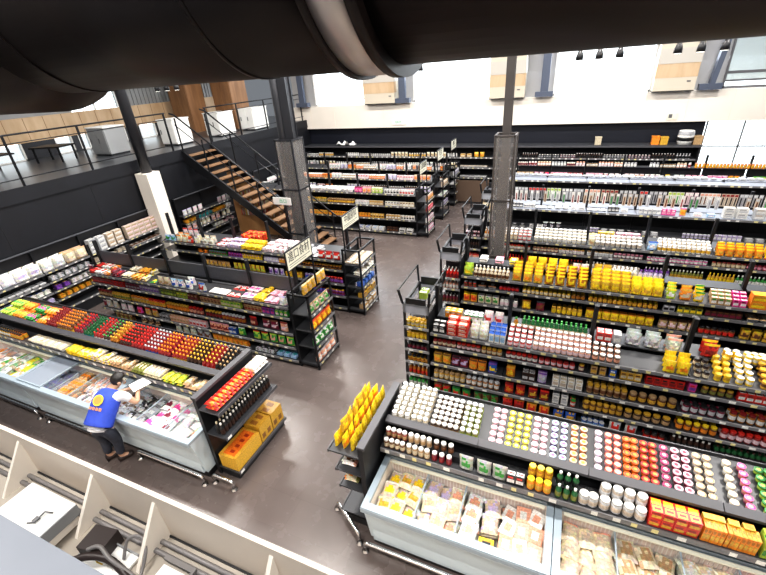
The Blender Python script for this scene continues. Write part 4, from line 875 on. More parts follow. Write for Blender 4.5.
shelf_fill(L2, .75, [(.02, .5, 'jar:brown:tan:darkred'), (.5, 1.1, 'jar:gold:olive:gold'), (1.14, 1.7, 'jar:tan:gold:orange'), (1.7, 2.2, 'jar:orange:gold:red'), (2.24, 2.9, 'jar:amber:orange:gold'), (2.9, 3.3, 'jar:darkred:salmon:red'), (3.36, 3.8, 'jar:darkbrown:darkred:gold'), (3.8, 4.4, 'jar:maroon:amber:silver'), (4.48, 4.8, 'bag:darkred:salmon:red'), (4.8, 5.2, 'bag:maroon:palepink:brown'), (5.2, 5.5, 'bag:salmon:palepink:darkred')], 'third shelf', g, WL, 5, rows=1, **kw)
shelf_fill(L2, .43, [(.1, .6, 'bag:beige:silver:white'), (.6, 1.1, 'bag:palepink:white:clear'), (1.14, 1.4, 'bag:hotpink:red:maroon'), (1.4, 1.9, 'bag:tan:gold:red'), (1.9, 2.2, 'smallbox:grey:black:silver', 2), (2.24, 2.8, 'box:salmon:tan:cream'), (2.8, 3.3, 'box:palepink:red:white'), (3.36, 3.9, 'bag:salmon:darkred:pink'), (3.9, 4.1, 'box:blue:white:darkbrown'), (4.1, 4.42, 'bag:green:lime:white'), (4.48, 4.9, 'bag:lime:green:red'), (4.9, 5.5, 'bag:green:salmon:lime')], 'fourth shelf', g, WL, 5, rows=1, **kw)
shelf_fill(L2, .125, [(.3, .9, 'pouch:brown:olive:tan', 2), (1.14, 1.8, 'bag:darkbrown:tan:grey'), (2.24, 2.9, 'bag:clear:beige:white'), (2.9, 3.3, 'bag:grey:brown:silver'), (3.36, 4.3, 'pouch:orange:gold:amber', 2), (4.48, 4.95, 'flat:silver:black:palepink', 2, 2), (5.0, 5.5, 'flat:lightblue:teal:silver', 2, 2)], 'bottom shelf', g, WL, 5, rows=1, **kw)
g = 'red-bag gondola'
shelf_fill(L3, 1.33, [(.1, .5, 'bag:lightblue:green:white'), (.5, .95, 'bag:cream:white:orange', 2), (.95, 1.1, 'bag:red:white:orange'), (1.14, 1.4, 'bag:cream:white:silver', 2), (1.42, 1.85, 'bag:white:beige:cream', 2), (1.9, 2.2, 'flat:palepink:red:hotpink', 2, 2), (2.25, 2.7, 'flat:lilac:palepink:pink', 2, 3), (2.7, 3.3, 'flat:yellow:gold:cream', 2, 3), (3.36, 3.7, 'flat:palepink:white:red', 2, 3), (3.7, 4.0, 'flat:white:maroon:palepink', 2, 3), (4.05, 4.4, 'tray:white:silver:palepink', 2, 2), (4.46, 4.9, 'log:silver:white:grey', 2, 2), (4.9, 5.5, 'bag:red:white:darkred', 1)], 'top deck', g, WL, 5, stepz=.04, gap=.98, jit=.12, **kw)
shelf_fill(L3, 1.34, [(2.35, 3.0, 'flat:red:orange:red', 2, 5), (3.4, 4.4, 'flat:palepink:white:lilac', 1, 3), (.3, .9, 'bigpouch:palepink:white:red', 1)], 'rear deck', g, WL, 5, v0=.46, **kw)
shelf_fill(L3, 1.1, [(1.2, 1.6, 'flat:orange:gold:darkbrown', 1, 3), (1.6, 2.2, 'smallbox:green:maroon:purple'), (2.25, 2.7, 'smallbox:purple:maroon:hotpink'), (2.7, 3.3, 'smallbox:yellow:gold:purple'), (3.36, 3.8, 'smallbox:lilac:white:silver'), (3.8, 4.4, 'smallbox:orange:gold:white'), (4.46, 5.5, 'jam:amber:darkbrown:gold')], 'second shelf', g, WL, 5, **kw)
shelf_fill(L3, .75, [(1.2, 2.2, 'pouch:tan:gold:brown'), (2.3, 3.3, 'pouch:gold:lime:yellow'), (3.4, 3.9, 'pouch:lilac:purple:white'), (3.9, 4.4, 'widebox:gold:yellow:orange'), (4.46, 5.0, 'jar:purple:blue:lilac'), (5.0, 5.5, 'jar:maroon:purple:red')], 'third shelf', g, WL, 5, **kw)
shelf_fill(L3, .43, [(4.46, 5.0, 'jar:darkblue' if 0 else 'jar:blue:purple:darkred'), (5.0, 5.5, 'jar:purple:maroon:gold')], 'fourth shelf', g, WL, 5, **kw)
# left end racks with slanted shelves and signs
def rack_L(y0, levels, words, fills, gond):
    fr = (-3.84, y0, HP); end_rack(fr, .8, .44, levels, 1.62, words, basket=False)
    for z, key, rows, tiers in fills: run(fr, key, .05, .75, z, 'in %s' % gond, v0=.03, rows=rows, tiers=tiers)
rack_L(5.13, [.12, .5, .86, 1.2], 'black end rack of colourful bags below the nearest cream sign', [(1.2, 'bag:beige:green:tan', 1, 1), (.86, 'bag:orange:yellow:red', 1, 1), (.5, 'bag:green:white:silver', 1, 1), (.12, 'bag:salmon:white:grey', 1, 1)], 'end rack below nearest sign')
run((-3.84, 5.13, HP), 'bigpouch:gold:tan:cream', .02, .78, 1.62, 'on top of end rack below nearest sign', v0=.06, rows=1)
rack_L(7.2, [.12, .42, .7, .98, 1.25], 'black end rack stacked with boxes below the second cream sign', [(1.25, 'log:beige:white:tan', 2, 1), (.98, 'noodle:white:beige:silver', 1, 2), (.7, 'flat:blue:lightblue:white', 1, 3), (.42, 'widebox:gold:tan:brown', 1, 1), (.12, 'widebox:tan:white:gold', 1, 1)], 'end rack below second sign')
run((-4.27, 7.22, 0), 'noodle:beige:white:cream', .0, .4, 1.0, 'beside end rack below second sign', v0=-.02, rows=1, tiers=2) if 0 else None
hung_sign(-3.9, 4.83, 5.55, 2.25, 2.56, '\u9032\u53e3\u98df\u6750', 'cream hanging sign with four dark characters nearest the camera')
hung_sign(-3.9, 6.72, 7.43, 2.26, 2.53, '\u4e2d\u570b\u539f\u6599', 'cream hanging sign with four dark characters, second along the aisle')
hung_sign(-3.9, 11.55, 12.2, 2.24, 2.53, '\u4e94\u7a40\u96dc\u7ce7', 'small cream sign over the white box gondola')
hung_sign(-3.9, 13.4, 14.08, 2.25, 2.56, '\u4e7e\u8ca8', 'small cream sign over the gondola behind the white boxes')
hung_sign(-3.9, 15.15, 15.88, 2.28, 2.58, '\u98f2\u6599', 'smallest cream sign, farthest down the aisle')
# L4-L6
L4, L5, L6 = (-10.96, 12.24, 0), (-10.96, 14.1, 0), (-10.96, 15.75, 0)
gondola(L4, 6, WL, .82, [.1, .57, 1.02], 1.42, 1.98, 'white box gondola', rev=True)
gondola(L5, 6, WL, .82, [.1, .57, 1.02], 1.42, 1.98, 'middle far-left gondola', rev=True)
gondola(L6, 6, WL, .82, [.1, .57, 1.02], 1.42, 1.98, 'last far-left gondola', rev=True)
g = 'white-box gondola'
wb = ['box:white:silver:grey', 'box:white:black:silver', 'smallbox:white:cream:grey', 'pouch:orange:pink:white', 'pouch:salmon:hotpink:white', 'pouch:lime:cream:white', 'box:white:red:white']
shelf_fill(L4, 1.42, [(2.3, 4.4, 'flat:white:silver:white', 2, 3), (4.46, 4.75, 'pouch:hotpink:pink:maroon', 2), (4.75, 5.1, 'pouch:salmon:orange:pink', 2), (5.1, 5.5, 'pouch:lime:cream:white', 2), (5.57, 6.1, 'box:white:black:grey', 2), (6.1, 6.6, 'box:white:red:silver', 2)], 'top deck', g, WL, 6, **kw)
shelf_fill(L4, 1.02, [(2.3, 3.3, 'jar:olive:tan:gold', 2), (3.35, 4.4, 'jar:brown:gold:tan', 2), (4.46, 5.0, 'box:white:silver:palepink', 1), (5.0, 5.5, 'box:tan:cream:gold'), (5.57, 6.1, 'box:white:cream:black'), (6.1, 6.6, 'box:cream:white:brown')], 'second shelf', g, WL, 6, **kw)
shelf_fill(L4, .57, [(2.3, 3.3, 'box:gold:orange:tan'), (3.35, 4.4, 'box:orange:gold:brown'), (4.46, 5.0, 'box:amber:orange:gold'), (5.0, 5.5, 'box:gold:brown:cream'), (5.57, 6.1, 'box:tan:white:gold'), (6.1, 6.6, 'box:white:black:tan')], 'third shelf', g, WL, 6, **kw)
shelf_fill(L4, .125, [(4.46, 5.0, 'widebox:white:grey:blue'), (5.0, 5.5, 'widebox:white:silver:lightblue'), (5.57, 6.0, 'box:darkbrown:brown:black'), (6.0, 6.6, 'widebox:white:black:silver')], 'bottom shelf', g, WL, 6, **kw)
mix = ['jar:orange:salmon:white', 'jar:tan:white:silver', 'pouch:salmon:orange:cream', 'pouch:lilac:silver:white', 'box:palepink:white:red', 'box:orange:tan:red', 'mini:brown:white:white', 'can:silver:white:grey', 'pouch:white:silver:palepink']
for F, gg, lo_ in ((L5, 'second far-left gondola', .4), (L6, 'last far-left gondola', 1.0)):
    auto(F, lo_, 6.6, 1.42, mix, 'top deck', gg, WL, 6, lo=.3, hi=.7, rows=2, **kw)
    auto(F, lo_, 6.6, 1.02, mix, 'second shelf', gg, WL, 6, lo=.3, hi=.7, **kw)
def plain_rack(y0, words, fills, g):
    fr = (-3.9, y0, HP); end_rack(fr, .8, .4, [.15, .5, .85, 1.2], 1.62, words, basket=False)
    for z, key in fills: run(fr, key, .05, .75, z, g, v0=.03, rows=1)
plain_rack(12.26, 'black end rack with bright packs below the third cream sign', [(1.2, 'pouch:salmon:gold:white'), (.85, 'pouch:red:pink:white'), (.5, 'box:white:pink:grey'), (.15, 'box:white:hotpink:silver')], 'in end rack below third sign')
plain_rack(14.12, 'black end rack with cream boxes below the fourth cream sign', [(1.2, 'box:beige:tan:white'), (.85, 'tray:white:green:silver'), (.5, 'smallbox:grey:lilac:black')], 'in end rack below fourth sign')
plain_rack(15.8, 'black end rack with grey goods below the farthest cream sign', [(1.2, 'box:silver:lilac:grey'), (.85, 'tray:grey:white:silver')], 'in end rack below farthest sign')

# ---- shelving on the left wall (faces the hall)
def wall_bay(y, n, lab, grp, lv=(.3, .56, .8, 1.05, 1.3)):
    for i in range(n):
        t = thing('wall_shelving_unit', '%s, %s from the near end' % (lab, ORD[i]), 'shelving', (-11.0, y+i*1.12, 0), HP, grp)
        obj('back_panel', cached('back_panel|w', lambda: B(0, 1.11, .27, .31, 0, 1.85), 'dark'), t); obj('upright', cached('upright|w', lambda: B(-.015, .02, .2, .28, 0, 1.8), 'dark'), t)
        obj('base', cached('base|w', lambda: B(0, 1.11, .0, .27, 0, .28), 'dark'), t)
        for z in lv:
            s = obj('shelf', cached('shelf|w', lambda: B(.02, 1.1, 0, .27, -.02, 0), 'shelf'), t, (0, 0, z)); obj('price_strip', cached('price_strip|w', lambda: strip(1.1, 0, .04, 0, 2), 'paint'), s)
        obj('top_light', cached('top_light|w', lambda: B(0, 1.11, .2, .27, 1.835, 1.855), 'hdr'), t)
wall_bay(2.6, 5, 'black wall shelving with white bags', 'wall shelving before the round column')
wall_bay(9.05, 2, 'black wall shelving beyond the round column', 'wall shelving beyond the round column')
wall_bay(12.9, 4, 'black wall shelving past the staircase', 'wall shelving past the staircase')
F = (-11.0, 2.6, HP); g = 'wall shelving'
wf = lambda z, segs, sh, **k: shelf_fill(F, z, segs, sh, g, 1.12, 5, v0=.02, **k)
wf(1.3, [(.55, 1.1, 'sack:white:palepink:silver', 2, 1), (1.13, 1.68, 'sack:silver:white:silver', 2, 1), (1.68, 2.23, 'sack:white:lilac:white', 2, 1), (2.25, 2.8, 'sack:white:silver:white', 2, 1), (2.8, 3.35, 'sack:beige:cream:tan', 2, 1), (3.4, 3.9, 'widebox:silver:white:grey', 1, 3), (3.9, 4.4, 'widebox:beige:white:tan', 1, 3), (4.5, 5.5, 'widebox:beige:palepink:tan', 1, 3)], 'top shelf', gap=.97, jit=.15)
wf(1.05, [(1.2, 2.2, 'tray:silver:grey:white', 1), (2.3, 3.3, 'flat:silver:white:grey', 1, 3), (3.4, 4.4, 'flat:beige:white:tan', 1, 3), (4.5, 5.5, 'tray:brown:white:grey', 1)], 'second shelf')
wf(.8, [(1.1, 2.2, 'flat:white:blue:silver', 1, 3), (2.3, 2.7, 'flat:purple:gold:palepink', 1, 3), (2.7, 3.3, 'flat:white:silver:beige', 1, 3)], 'third shelf')
wf(.56, [(1.1, 2.2, 'flat:lilac:white:silver', 1, 3), (2.3, 3.3, 'flat:gold:orange:maroon', 1, 3)], 'fourth shelf')
F2 = (-11.0, 9.05, HP)
for z, sh, ks in ((1.3, 'top shelf', ['bag:silver:white:lilac', 'bag:palepink:white:silver']), (1.05, 'second shelf', ['flat:gold:orange:yellow', 'flat:teal:red:lightblue', 'flat:white:silver:grey']), (.8, 'third shelf', ['bag:cream:white:silver', 'bag:palepink:salmon:white']), (.56, 'fourth shelf', ['flat:palepink:hotpink:white', 'flat:white:grey:silver'])):
    auto(F2, .05, 2.2, z, ks, sh, 'column-side shelving', 1.12, 2, lo=.4, hi=.7, v0=.02, tiers=1 if 'bag' in ks[0] else 3)
F3 = (-11.0, 12.9, HP)
for z, sh in ((1.3, 'top shelf'), (1.05, 'second shelf'), (.8, 'third shelf')): auto(F3, .05, 4.4, z, ['flat:silver:white:lilac', 'tray:white:silver:grey', 'pouch:white:palepink:silver'], sh, 'stair-side shelving', 1.12, 4, lo=.4, hi=.8, v0=.02)
# dark red packs hanging at the left end of L2
t = thing('hanging_strip_rack', 'narrow rack of dark red packs at the left end of the imported food gondola', 'display rack', (-9.98, 5.2, 0))
mk('rack_frame', B(-.02, .02, .2, .24, 0, 1.9), 'dark', t); mk('foot', B(-.1, .1, .05, .4, 0, .03), 'dark', t)
for z in (.3, .62, .94, 1.26): mk('tray', B(-.1, .1, .02, .2, z-.012, z), 'dark', t); run((-10.06, 5.2, 0), 'bigpouch:maroon:darkred:palepink', .0, .17, z, 'in the narrow rack at the left gondola end', v0=.06, gap=1.0)

# ---- islands with freezers
M['gp'] = mat('grille_pinkish', (.66, .56, .52), .5)
WI = 1.1; IY = 3.175
for i in range(4): island_bay(-1.6+i*WI, WI, 'dark shelf unit behind the right freezers, %s bay from the aisle' % ORD[i], 'shelf bays of the right freezer island')
for i in range(5): island_bay(-9.9+i*1.17, 1.17, 'dark shelf unit behind the left freezers, %s bay from the aisle' % ORD[4-i], 'shelf bays of the left freezer island', False)
freezer(-1.57, 1.9, 'pale blue open freezer of dumplings and frozen bags beside the yellow snack rack', [.55, 1.0], group='right island freezers')
freezer(.36, 1.95, 'pale blue open freezer of pale noodles in the bottom right corner', [.55, 1.1, 1.55], group='right island freezers')
freezer(-6.05, 1.94, 'pale blue open freezer the person in the blue vest leans over', [.35, .8, 1.35], group='left island freezers')
freezer(-8.01, 1.94, 'pale blue open freezer with a pushed-back grey sliding lid', [.8, 1.2], lid=(.02, .62), group='left island freezers')
freezer(-9.95, 1.92, 'pale blue open freezer at the left picture edge', [.6, 1.2], group='left island freezers')
bumper([(-1.6, 2.4, .03), (-1.6, 2.4, .17), (2.3, 2.4, .17), (2.3, 2.4, .03)], [(-1.6, 2.4), (.3, 2.4), (2.3, 2.4)], 'stainless bumper rail along the right freezers')
bumper([(-4.12, 2.42, .03), (-4.12, 2.42, .17), (-5.42, 2.42, .17), (-5.42, 2.42, .03)], [(-4.12, 2.42), (-5.42, 2.42)], 'stainless bumper rail right of the person')
bumper([(-6.1, 2.42, .03), (-6.1, 2.42, .17), (-7.7, 2.42, .17), (-7.7, 2.42, .03)], [(-6.1, 2.42), (-7.7, 2.42)], 'stainless bumper rail left of the person')
bumper([(-7.95, 2.42, .03), (-7.95, 2.42, .17), (-9.9, 2.42, .17), (-9.9, 2.42, .03)], [(-7.95, 2.42), (-9.9, 2.42)], 'stainless bumper rail at the left picture edge')
bumper([(-4.0, 2.5, .03), (-4.0, 2.5, .17), (-3.66, 2.5, .17), (-3.66, 2.5, .03)], [(-4.0, 2.5), (-3.66, 2.5)], 'short stainless rail before the red packet end rack')
bumper([(-2.17, 2.76, .03), (-2.14, 2.74, .17), (-1.72, 2.48, .17), (-1.70, 2.46, .03)], [(-2.17, 2.76), (-1.7, 2.46)], 'short stainless rail at the foot of the yellow snack rack')
# frozen goods, compartment by compartment
FZ = random.Random(21)
def comp(x0, x1, keys, where, z=.44, y0=2.53, y1=3.08, layers=3, rz=0):
    w, d, h = goods_mesh(keys[0])[3]
    if rz: w, d = d, w
    nx = max(1, round((x1-x0)/(w*.88))); ny = max(1, round((y1-y0)/(d*.88)))
    for l in range(layers):
        for i in range(nx):
            for j in range(ny):
                if l == layers-1 and FZ.random() < .25: continue
                k = keys[(i+j+l) % len(keys)] if len(keys) > 1 else keys[0]
                lab = look_of(k)+' '+where; x = x0+(i+.5)*(x1-x0)/nx; y = y0+(j+.5)*(y1-y0)/ny
                if l < layers-1 and layers > 2 and l == 0: continue
                QUEUE.append((KIND[k.split(':')[0]][0], k, x, y, z+(h/2 if 0 else 0)+l*(h*1.0)+.03+(h/2 if k.split(':')[0] in ('frozen', 'flat', 'noodle', 'log') else 0), FZ.uniform(-.3, .3)+rz, lab, lab, False)); USED[lab] = (k, where)
comp(-1.48, -1.04, ['frozen:cream:gold:clear', 'frozen:beige:yellow:white', 'frozen:cream:tan:clear'], 'in the right freezer, compartment by the snack rack', layers=4)
comp(-1.0, -.58, ['frozen:beige:salmon:clear', 'frozen:cream:salmon:white', 'frozen:beige:lilac:silver'], 'in the right freezer, middle compartment', layers=4)
comp(-.55, -.36, ['frozen:white:salmon:silver'], 'in the right freezer, narrow middle column', layers=5)
comp(-.36, -.16, ['frozen:beige:lilac:white'], 'in the right freezer, above the yellow box', layers=4, y0=2.7)
run((-.36, 2.52, 0), 'lowbox:yellow:gold:black', 0, .2, .62, 'lying in the right freezer', v0=.0, gap=1.0)
comp(-.14, .26, ['tray:beige:white:red', 'tray:salmon:white:white', 'tray:white:salmon:red'], 'in the right freezer, by the grey divider', layers=5)
comp(.45, .9, ['frozen:cream:beige:beige', 'frozen:beige:cream:salmon'], 'in the bottom right freezer, first compartment', layers=4)
comp(.94, 1.44, ['frozen:cream:tan:beige', 'frozen:beige:tan:cream'], 'in the bottom right freezer, second compartment', layers=4)
comp(1.48, 1.9, ['frozen:cream:white:beige'], 'in the bottom right freezer, third compartment', layers=4)
comp(1.94, 2.24, ['frozen:salmon:cream:pink'], 'in the bottom right freezer, last compartment', layers=4)
comp(-5.98, -5.7, ['frozen:silver:brown:grey'], 'in the freezer before the person', layers=3)
comp(-5.68, -5.27, ['frozen:black:silver:grey', 'frozen:grey:white:black'], 'in the freezer right of the person', layers=3)
comp(-5.23, -4.72, ['frozen:white:hotpink:silver', 'frozen:silver:palepink:white', 'frozen:white:maroon:clear'], 'in the left freezer, pink compartment', layers=4)
comp(-4.68, -4.38, ['frozen:silver:palepink:grey', 'frozen:white:silver:beige'], 'in the left freezer, last compartment', layers=4)
comp(-4.36, -4.16, ['frozen:lime:yellow:yellow', 'frozen:orange:brown:beige'], 'in the left freezer, aisle end', layers=4)
comp(-7.95, -7.25, ['frozen:silver:lilac:grey'], 'under the grey sliding lid', layers=2)
comp(-7.2, -6.84, ['log:tan:orange:cream'], 'in the lidded freezer', layers=4)
comp(-6.78, -6.14, ['log:salmon:palepink:grey', 'log:grey:silver:palepink'], 'in the lidded freezer, by the person', layers=4)
comp(-9.86, -9.38, ['frozen:salmon:orange:white', 'frozen:white:salmon:cream'], 'in the leftmost freezer, salmon compartment', layers=4)
comp(-9.32, -8.78, ['frozen:white:grey:cream', 'frozen:tan:green:brown'], 'in the leftmost freezer, middle compartment', layers=4)
comp(-8.72, -8.1, ['frozen:green:cream:white', 'frozen:tan:white:salmon', 'frozen:lime:yellow:green'], 'in the leftmost freezer, green compartment', layers=4)
# right island: shelf above the freezers
I1 = (-1.6, 3.04, 0); g = 'right island'
def isl(fr, z, segs, sh, gname, W_, nb, rev=False, **k): shelf_fill(fr, z, segs, sh, gname, W_, nb, rev, **k)
S1 = [(.02, .3, 'spice:brown:cream:white'), (.3, .6, 'spice:tan:cream:white'), (.6, .86, 'spice:maroon:darkred:white')]
isl(I1, 1.062, S1, 'lower shelf front', g, WI, 4, v0=.008, parts=True); isl(I1, 1.152, [(.02, .3, 'spice:darkred:tan:white'), (.3, .6, 'spice:beige:tan:white'), (.6, .86, 'spice:darkbrown:brown:white')], 'lower shelf back', g, WI, 4, v0=.092, parts=True)
isl(I1, 1.062, [(.92, 1.09, 'bigpouch:clear:green:silver', 1), (1.11, 1.45, 'bigpouch:clear:green:silver', 1, 1, dict(gap=.95)), (1.43, 1.62, 'box:black:white:red', 1), (1.63, 1.88, 'jar:orange:gold:yellow', 1, 1, dict(parts=True)), (1.9, 2.13, 'mini:darkgreen:olive:white', 1, 1, dict(parts=True)), (2.15, 2.72, 'bigjar:silver:beige:white', 1, 1, dict(parts=True)),
 (2.72, 3.12, 'candy:red:gold:darkred', 1, 2, dict(gap=1.01)), (3.13, 3.54, 'stack:orange:gold:amber', 1, 1, dict(gap=1.03)), (3.56, 4.38, 'stack:lime:green:yellow', 1)], 'lower shelf front', g, WI, 4, v0=.01)
isl(I1, 1.152, [(1.63, 1.88, 'jar:amber:gold:yellow', 1, 1, dict(parts=True)), (1.9, 2.13, 'mini:darkgreen:black:white', 1, 1, dict(parts=True)), (2.3, 2.72, 'bigjar:beige:silver:white', 1, 1, dict(parts=True)), (2.72, 3.12, 'candy:red:yellow:gold', 1, 1, dict(gap=1.01)), (3.13, 3.54, 'smallbox:gold:orange:orange', 1, 1), (3.56, 4.38, 'smallbox:lime:yellow:green', 1, 1)], 'lower shelf back', g, WI, 4, v0=.092)
# right island: tray of lids
IT = (-1.6, 3.295, 0)
isl(IT, 1.262, [(.03, .28, 'spice:white:cream:white', 7), (.28, .5, 'spice:cream:white:white', 7), (.52, .86, 'spice:darkbrown:tan:white', 6), (.86, 1.08, 'spice:olive:lime:white', 6)], 'top tray', g, WI, 4, v0=.01, parts=True, gap=1.02, vgap=1.03, stepz=.017)
isl(IT, 1.262, [(1.18, 1.35, 'tub:pink:white:palepink', 6), (1.35, 1.62, 'tub:yellow:cream:lime', 6), (1.62, 1.8, 'tub:pink:palepink:white', 6), (1.8, 2.0, 'tub:white:purple:lightblue', 6), (2.0, 2.19, 'tub:salmon:orange:cream', 6),
 (2.24, 2.32, 'tub:lilac:white:palepink', 6), (2.33, 2.5, 'tub:salmon:pink:red', 6), (2.5, 2.65, 'tub:red:orange:orange', 6), (2.65, 2.82, 'tub:darkred:orange:red', 6), (2.82, 2.92, 'tub:maroon:palepink:hotpink', 6), (2.92, 3.1, 'tub:pink:maroon:palepink', 6), (3.1, 3.28, 'tub:tan:white:beige', 6),
 (3.34, 3.46, 'tub:cream:white:beige', 6), (3.46, 3.6, 'tub:hotpink:salmon:pink', 6), (3.6, 4.36, 'tub:darkgreen:lime:green', 6)], 'top tray', g, WI, 4, v0=.01, parts=True, gap=1.01, vgap=1.03, stepz=.019)
# left island
I2 = (-9.9, 3.04, 0); WK = 1.17; g = 'left island'
isl(I2, 1.062, [(.3, .75, 'spice:gold:white:black', 2), (.75, 1.1, 'spice:orange:gold:darkbrown', 2), (1.3, 2.3, 'eggs:cream:white:grey', 1), (2.4, 2.7, 'flat:yellow:lime:yellow', 1, 3), (2.7, 3.05, 'noodle:yellow:cream:lime', 1, 2), (3.05, 3.5, 'noodle:cream:yellow:white', 1, 3), (3.52, 4.0, 'log:tan:cream:beige', 1, 2), (4.0, 4.3, 'log:olive:cream:lime', 1, 2), (4.3, 4.68, 'log:cream:white:beige', 1, 2), (4.7, 5.1, 'noodle:lime:yellow:cream', 1, 2), (5.12, 5.5, 'noodle:tan:cream:beige', 1, 2), (5.5, 5.84, 'noodle:beige:yellow:cream', 1, 2)], 'lower shelf', g, WK, 5, True, v0=.0, gap=1.0, jit=.12)
IT2 = (-9.9, 3.295, 0)
isl(IT2, 1.262, [(.1, .5, 'log:lime:green:yellow', 2, 2, dict(stepz=.055)), (.5, .85, 'log:orange:yellow:red', 2, 2, dict(stepz=.055)), (.87, 1.15, 'log:green:hotpink:red', 2, 2, dict(stepz=.055)), (1.2, 1.55, 'log:orange:salmon:red', 2, 2, dict(stepz=.055)), (1.57, 1.85, 'mini:darkred:maroon:darkred', 6), (1.87, 2.3, 'mini:brown:gold:orange', 6), (2.36, 2.6, 'mini:maroon:grey:red', 6), (2.6, 2.85, 'mini:darkgreen:teal:darkgreen', 6), (2.87, 3.12, 'mini:darkred:white:red', 6), (3.12, 3.3, 'mini:darkbrown:silver:green', 6), (3.3, 3.49, 'mini:amber:brown:gold', 6),
 (3.53, 3.8, 'mini:darkbrown:darkred:red', 6), (3.8, 4.1, 'mini:darkred:maroon:red', 6), (4.1, 4.4, 'mini:darkred:blue:silver', 6), (4.4, 4.66, 'mini:darkred:maroon:orange', 6), (4.7, 5.0, 'mini:darkred:gold:orange', 6), (5.0, 5.3, 'mini:darkbrown:black:gold', 6), (5.3, 5.55, 'mini:darkred:red:gold', 6), (5.55, 5.8, 'mini:black:brown:tan', 6)], 'bottle tray', g, WK, 5, True, v0=.01, gap=1.02, vgap=1.04, stepz=.0165)
# end racks of the islands
def island_end(x, y0, s, levels, lab, Wd=1.12):
    """s=+1 shelves stick out towards +x (rack on the left island), -1 the other way"""
    t = thing('island_end_rack', lab, 'display rack', (x, y0, 0), HP*s if s > 0 else -HP)
    if s < 0: t.location.y = y0+Wd
    D = .36
    mk('back_board', B(0, Wd, D, D+.06, .0, 1.4), 'dark', t)
    mk('top_rail', B(0, Wd, D-.01, D+.08, 1.39, 1.43), 'ledge', t)
    for i, (z, dd) in enumerate(levels):
        sh = mk('shelf', B(.0, Wd, D-dd, D, z-.022, z), 'shelf', t)
        mk('shelf_lip', B(0, Wd, D-dd-.014, D-dd, z-.04, z+.012), 'ledge', sh)
        if i > 0: mk('price_ticket', B(.02, .09, D-dd-.017, D-dd-.014, z-.03, z+.008), 'white', sh)
    mk('plinth', B(.02, Wd-.02, .04, D, 0, .12), 'dark', t)
    return t
island_end(-3.66, 2.65, 1, [(1.25, .33), (.82, .33), (.16, .36)], 'dark end rack with red rolls and gold cartons at the left island')
island_end(-2.05, 2.66, -1, [(1.25, .38), (.96, .32), (.68, .3), (.2, .34)], 'dark end rack heaped with yellow pouches at the right island')
FE = (-3.66, 2.65, HP)
run(FE, 'log:red:orange:red', .03, .78, 1.252, 'on the end rack of the left island', v0=.06, rows=1, tiers=2, gap=1.02)
run(FE, 'log:white:silver:cream', .8, 1.1, 1.252, 'on the end rack of the left island', v0=.06, rows=1, tiers=2, gap=1.02)
run(FE, 'sauce:black:darkbrown:white', .03, 1.08, .822, 'on middle shelf of left end rack', v0=.09, rows=1, parts=True, gap=1.02)
run(FE, 'sauce:black:black:cream', .03, 1.08, .822, 'at back of middle shelf, left end rack', v0=.16, rows=1, parts=True, gap=1.02)
for u, w_, a, tag_ in ((.02, .52, 'orange', 'orange-topped carton of tins on the low shelf of the left end rack'), (.56, .26, 'gold', 'golden carton beside the orange one on the low shelf'), (.84, .26, 'gold', 'golden carton at the aisle corner of the low shelf')):
    x, y = frame_pt(FE, u, .02); t = thing('gift_carton', tag_, 'box', (x, y, .162), HP); h_ = .3 if a == 'gold' else .24
    mk('carton_body', MB().box(0, w_, 0, .3, 0, h_, P['gold'], top=(.55, .30, .04)), 'goods', t)
    pr_ = MB()
    if a == 'orange':
        pr_.box(.04, w_-.04, .05, .25, h_, h_+.002, (.70, .16, .02))
        for i in range(4): pr_.box(.08+i*.1, .13+i*.1, .1, .17, h_+.002, h_+.003, (.3, .03, .01))
    else:
        for i in range(2): pr_.box(.03+i*.12, .1+i*.12, -.002, 0, .05, .14, (.22, .09, .02)).box(.03+i*.12, .1+i*.12, .08, .2, h_, h_+.002, (.25, .10, .02))
    mk('printed_lettering', pr_, 'goods', t)
FF = (-2.05, 3.78, -HP)
Y3 = random.Random(4)
for r in range(3):
    run(FF, 'pouch:yellow:gold:yellow' if r != 1 else 'pouch:yellow:orange:yellow', .1, 1.05, 1.252, 'heaped on right end rack, %s row' % ['aisle', 'middle', 'inner'][r], v0=.02+r*.1, rows=1, gap=.98, jit=.2)
run(FF, 'pouch:gold:yellow:yellow', .3, .95, 1.39, 'heaped on top of the right island end rack', v0=.07, rows=1, gap=.98, jit=.25)
run(FF, 'flat:white:brown:salmon', .1, 1.05, .97, 'on the end rack below the yellow pouches', v0=.08, rows=1, tiers=2)
run(FF, 'flat:cream:orange:olive', .1, 1.05, .69, 'on the end rack, third shelf down', v0=.08, rows=1, tiers=2)
flush()
# ------------------------------------------------------------------ the person leaning over the freezer
def skin_mesh(name, nodes, edges, mt, parent=None, sub=2, root=0):
    me = bpy.data.meshes.new(name); me.from_pydata([n[:3] for n in nodes], edges, []); o = bpy.data.objects.new(name, me); COL.objects.link(o)
    o.modifiers.new('skin', 'SKIN').use_smooth_shade = True
    for i, n in enumerate(nodes):
        r = n[3]; sv = me.skin_vertices[0].data[i]; sv.radius = (r, r) if not isinstance(r, tuple) else r; sv.use_root = (i == root)
    s = o.modifiers.new('sub', 'SUBSURF'); s.levels = sub; s.render_levels = sub
    me.materials.append(M[mt])
    if parent: o.parent = parent
    return o
pel, wai, che, nek, hd0, hd1 = (-5.63, 2.22, .80), (-5.64, 2.32, .93), (-5.65, 2.45, 1.07), (-5.68, 2.62, 1.17), (-5.67, 2.67, 1.20), (-5.655, 2.73, 1.25)
shL, shR = (-5.82, 2.47, 1.12), (-5.47, 2.59, 1.12)
elL, elR = (-5.86, 2.66, .95), (-5.37, 2.68, .92); wrL, wrR = (-5.74, 2.82, .95), (-5.47, 2.80, 1.0)
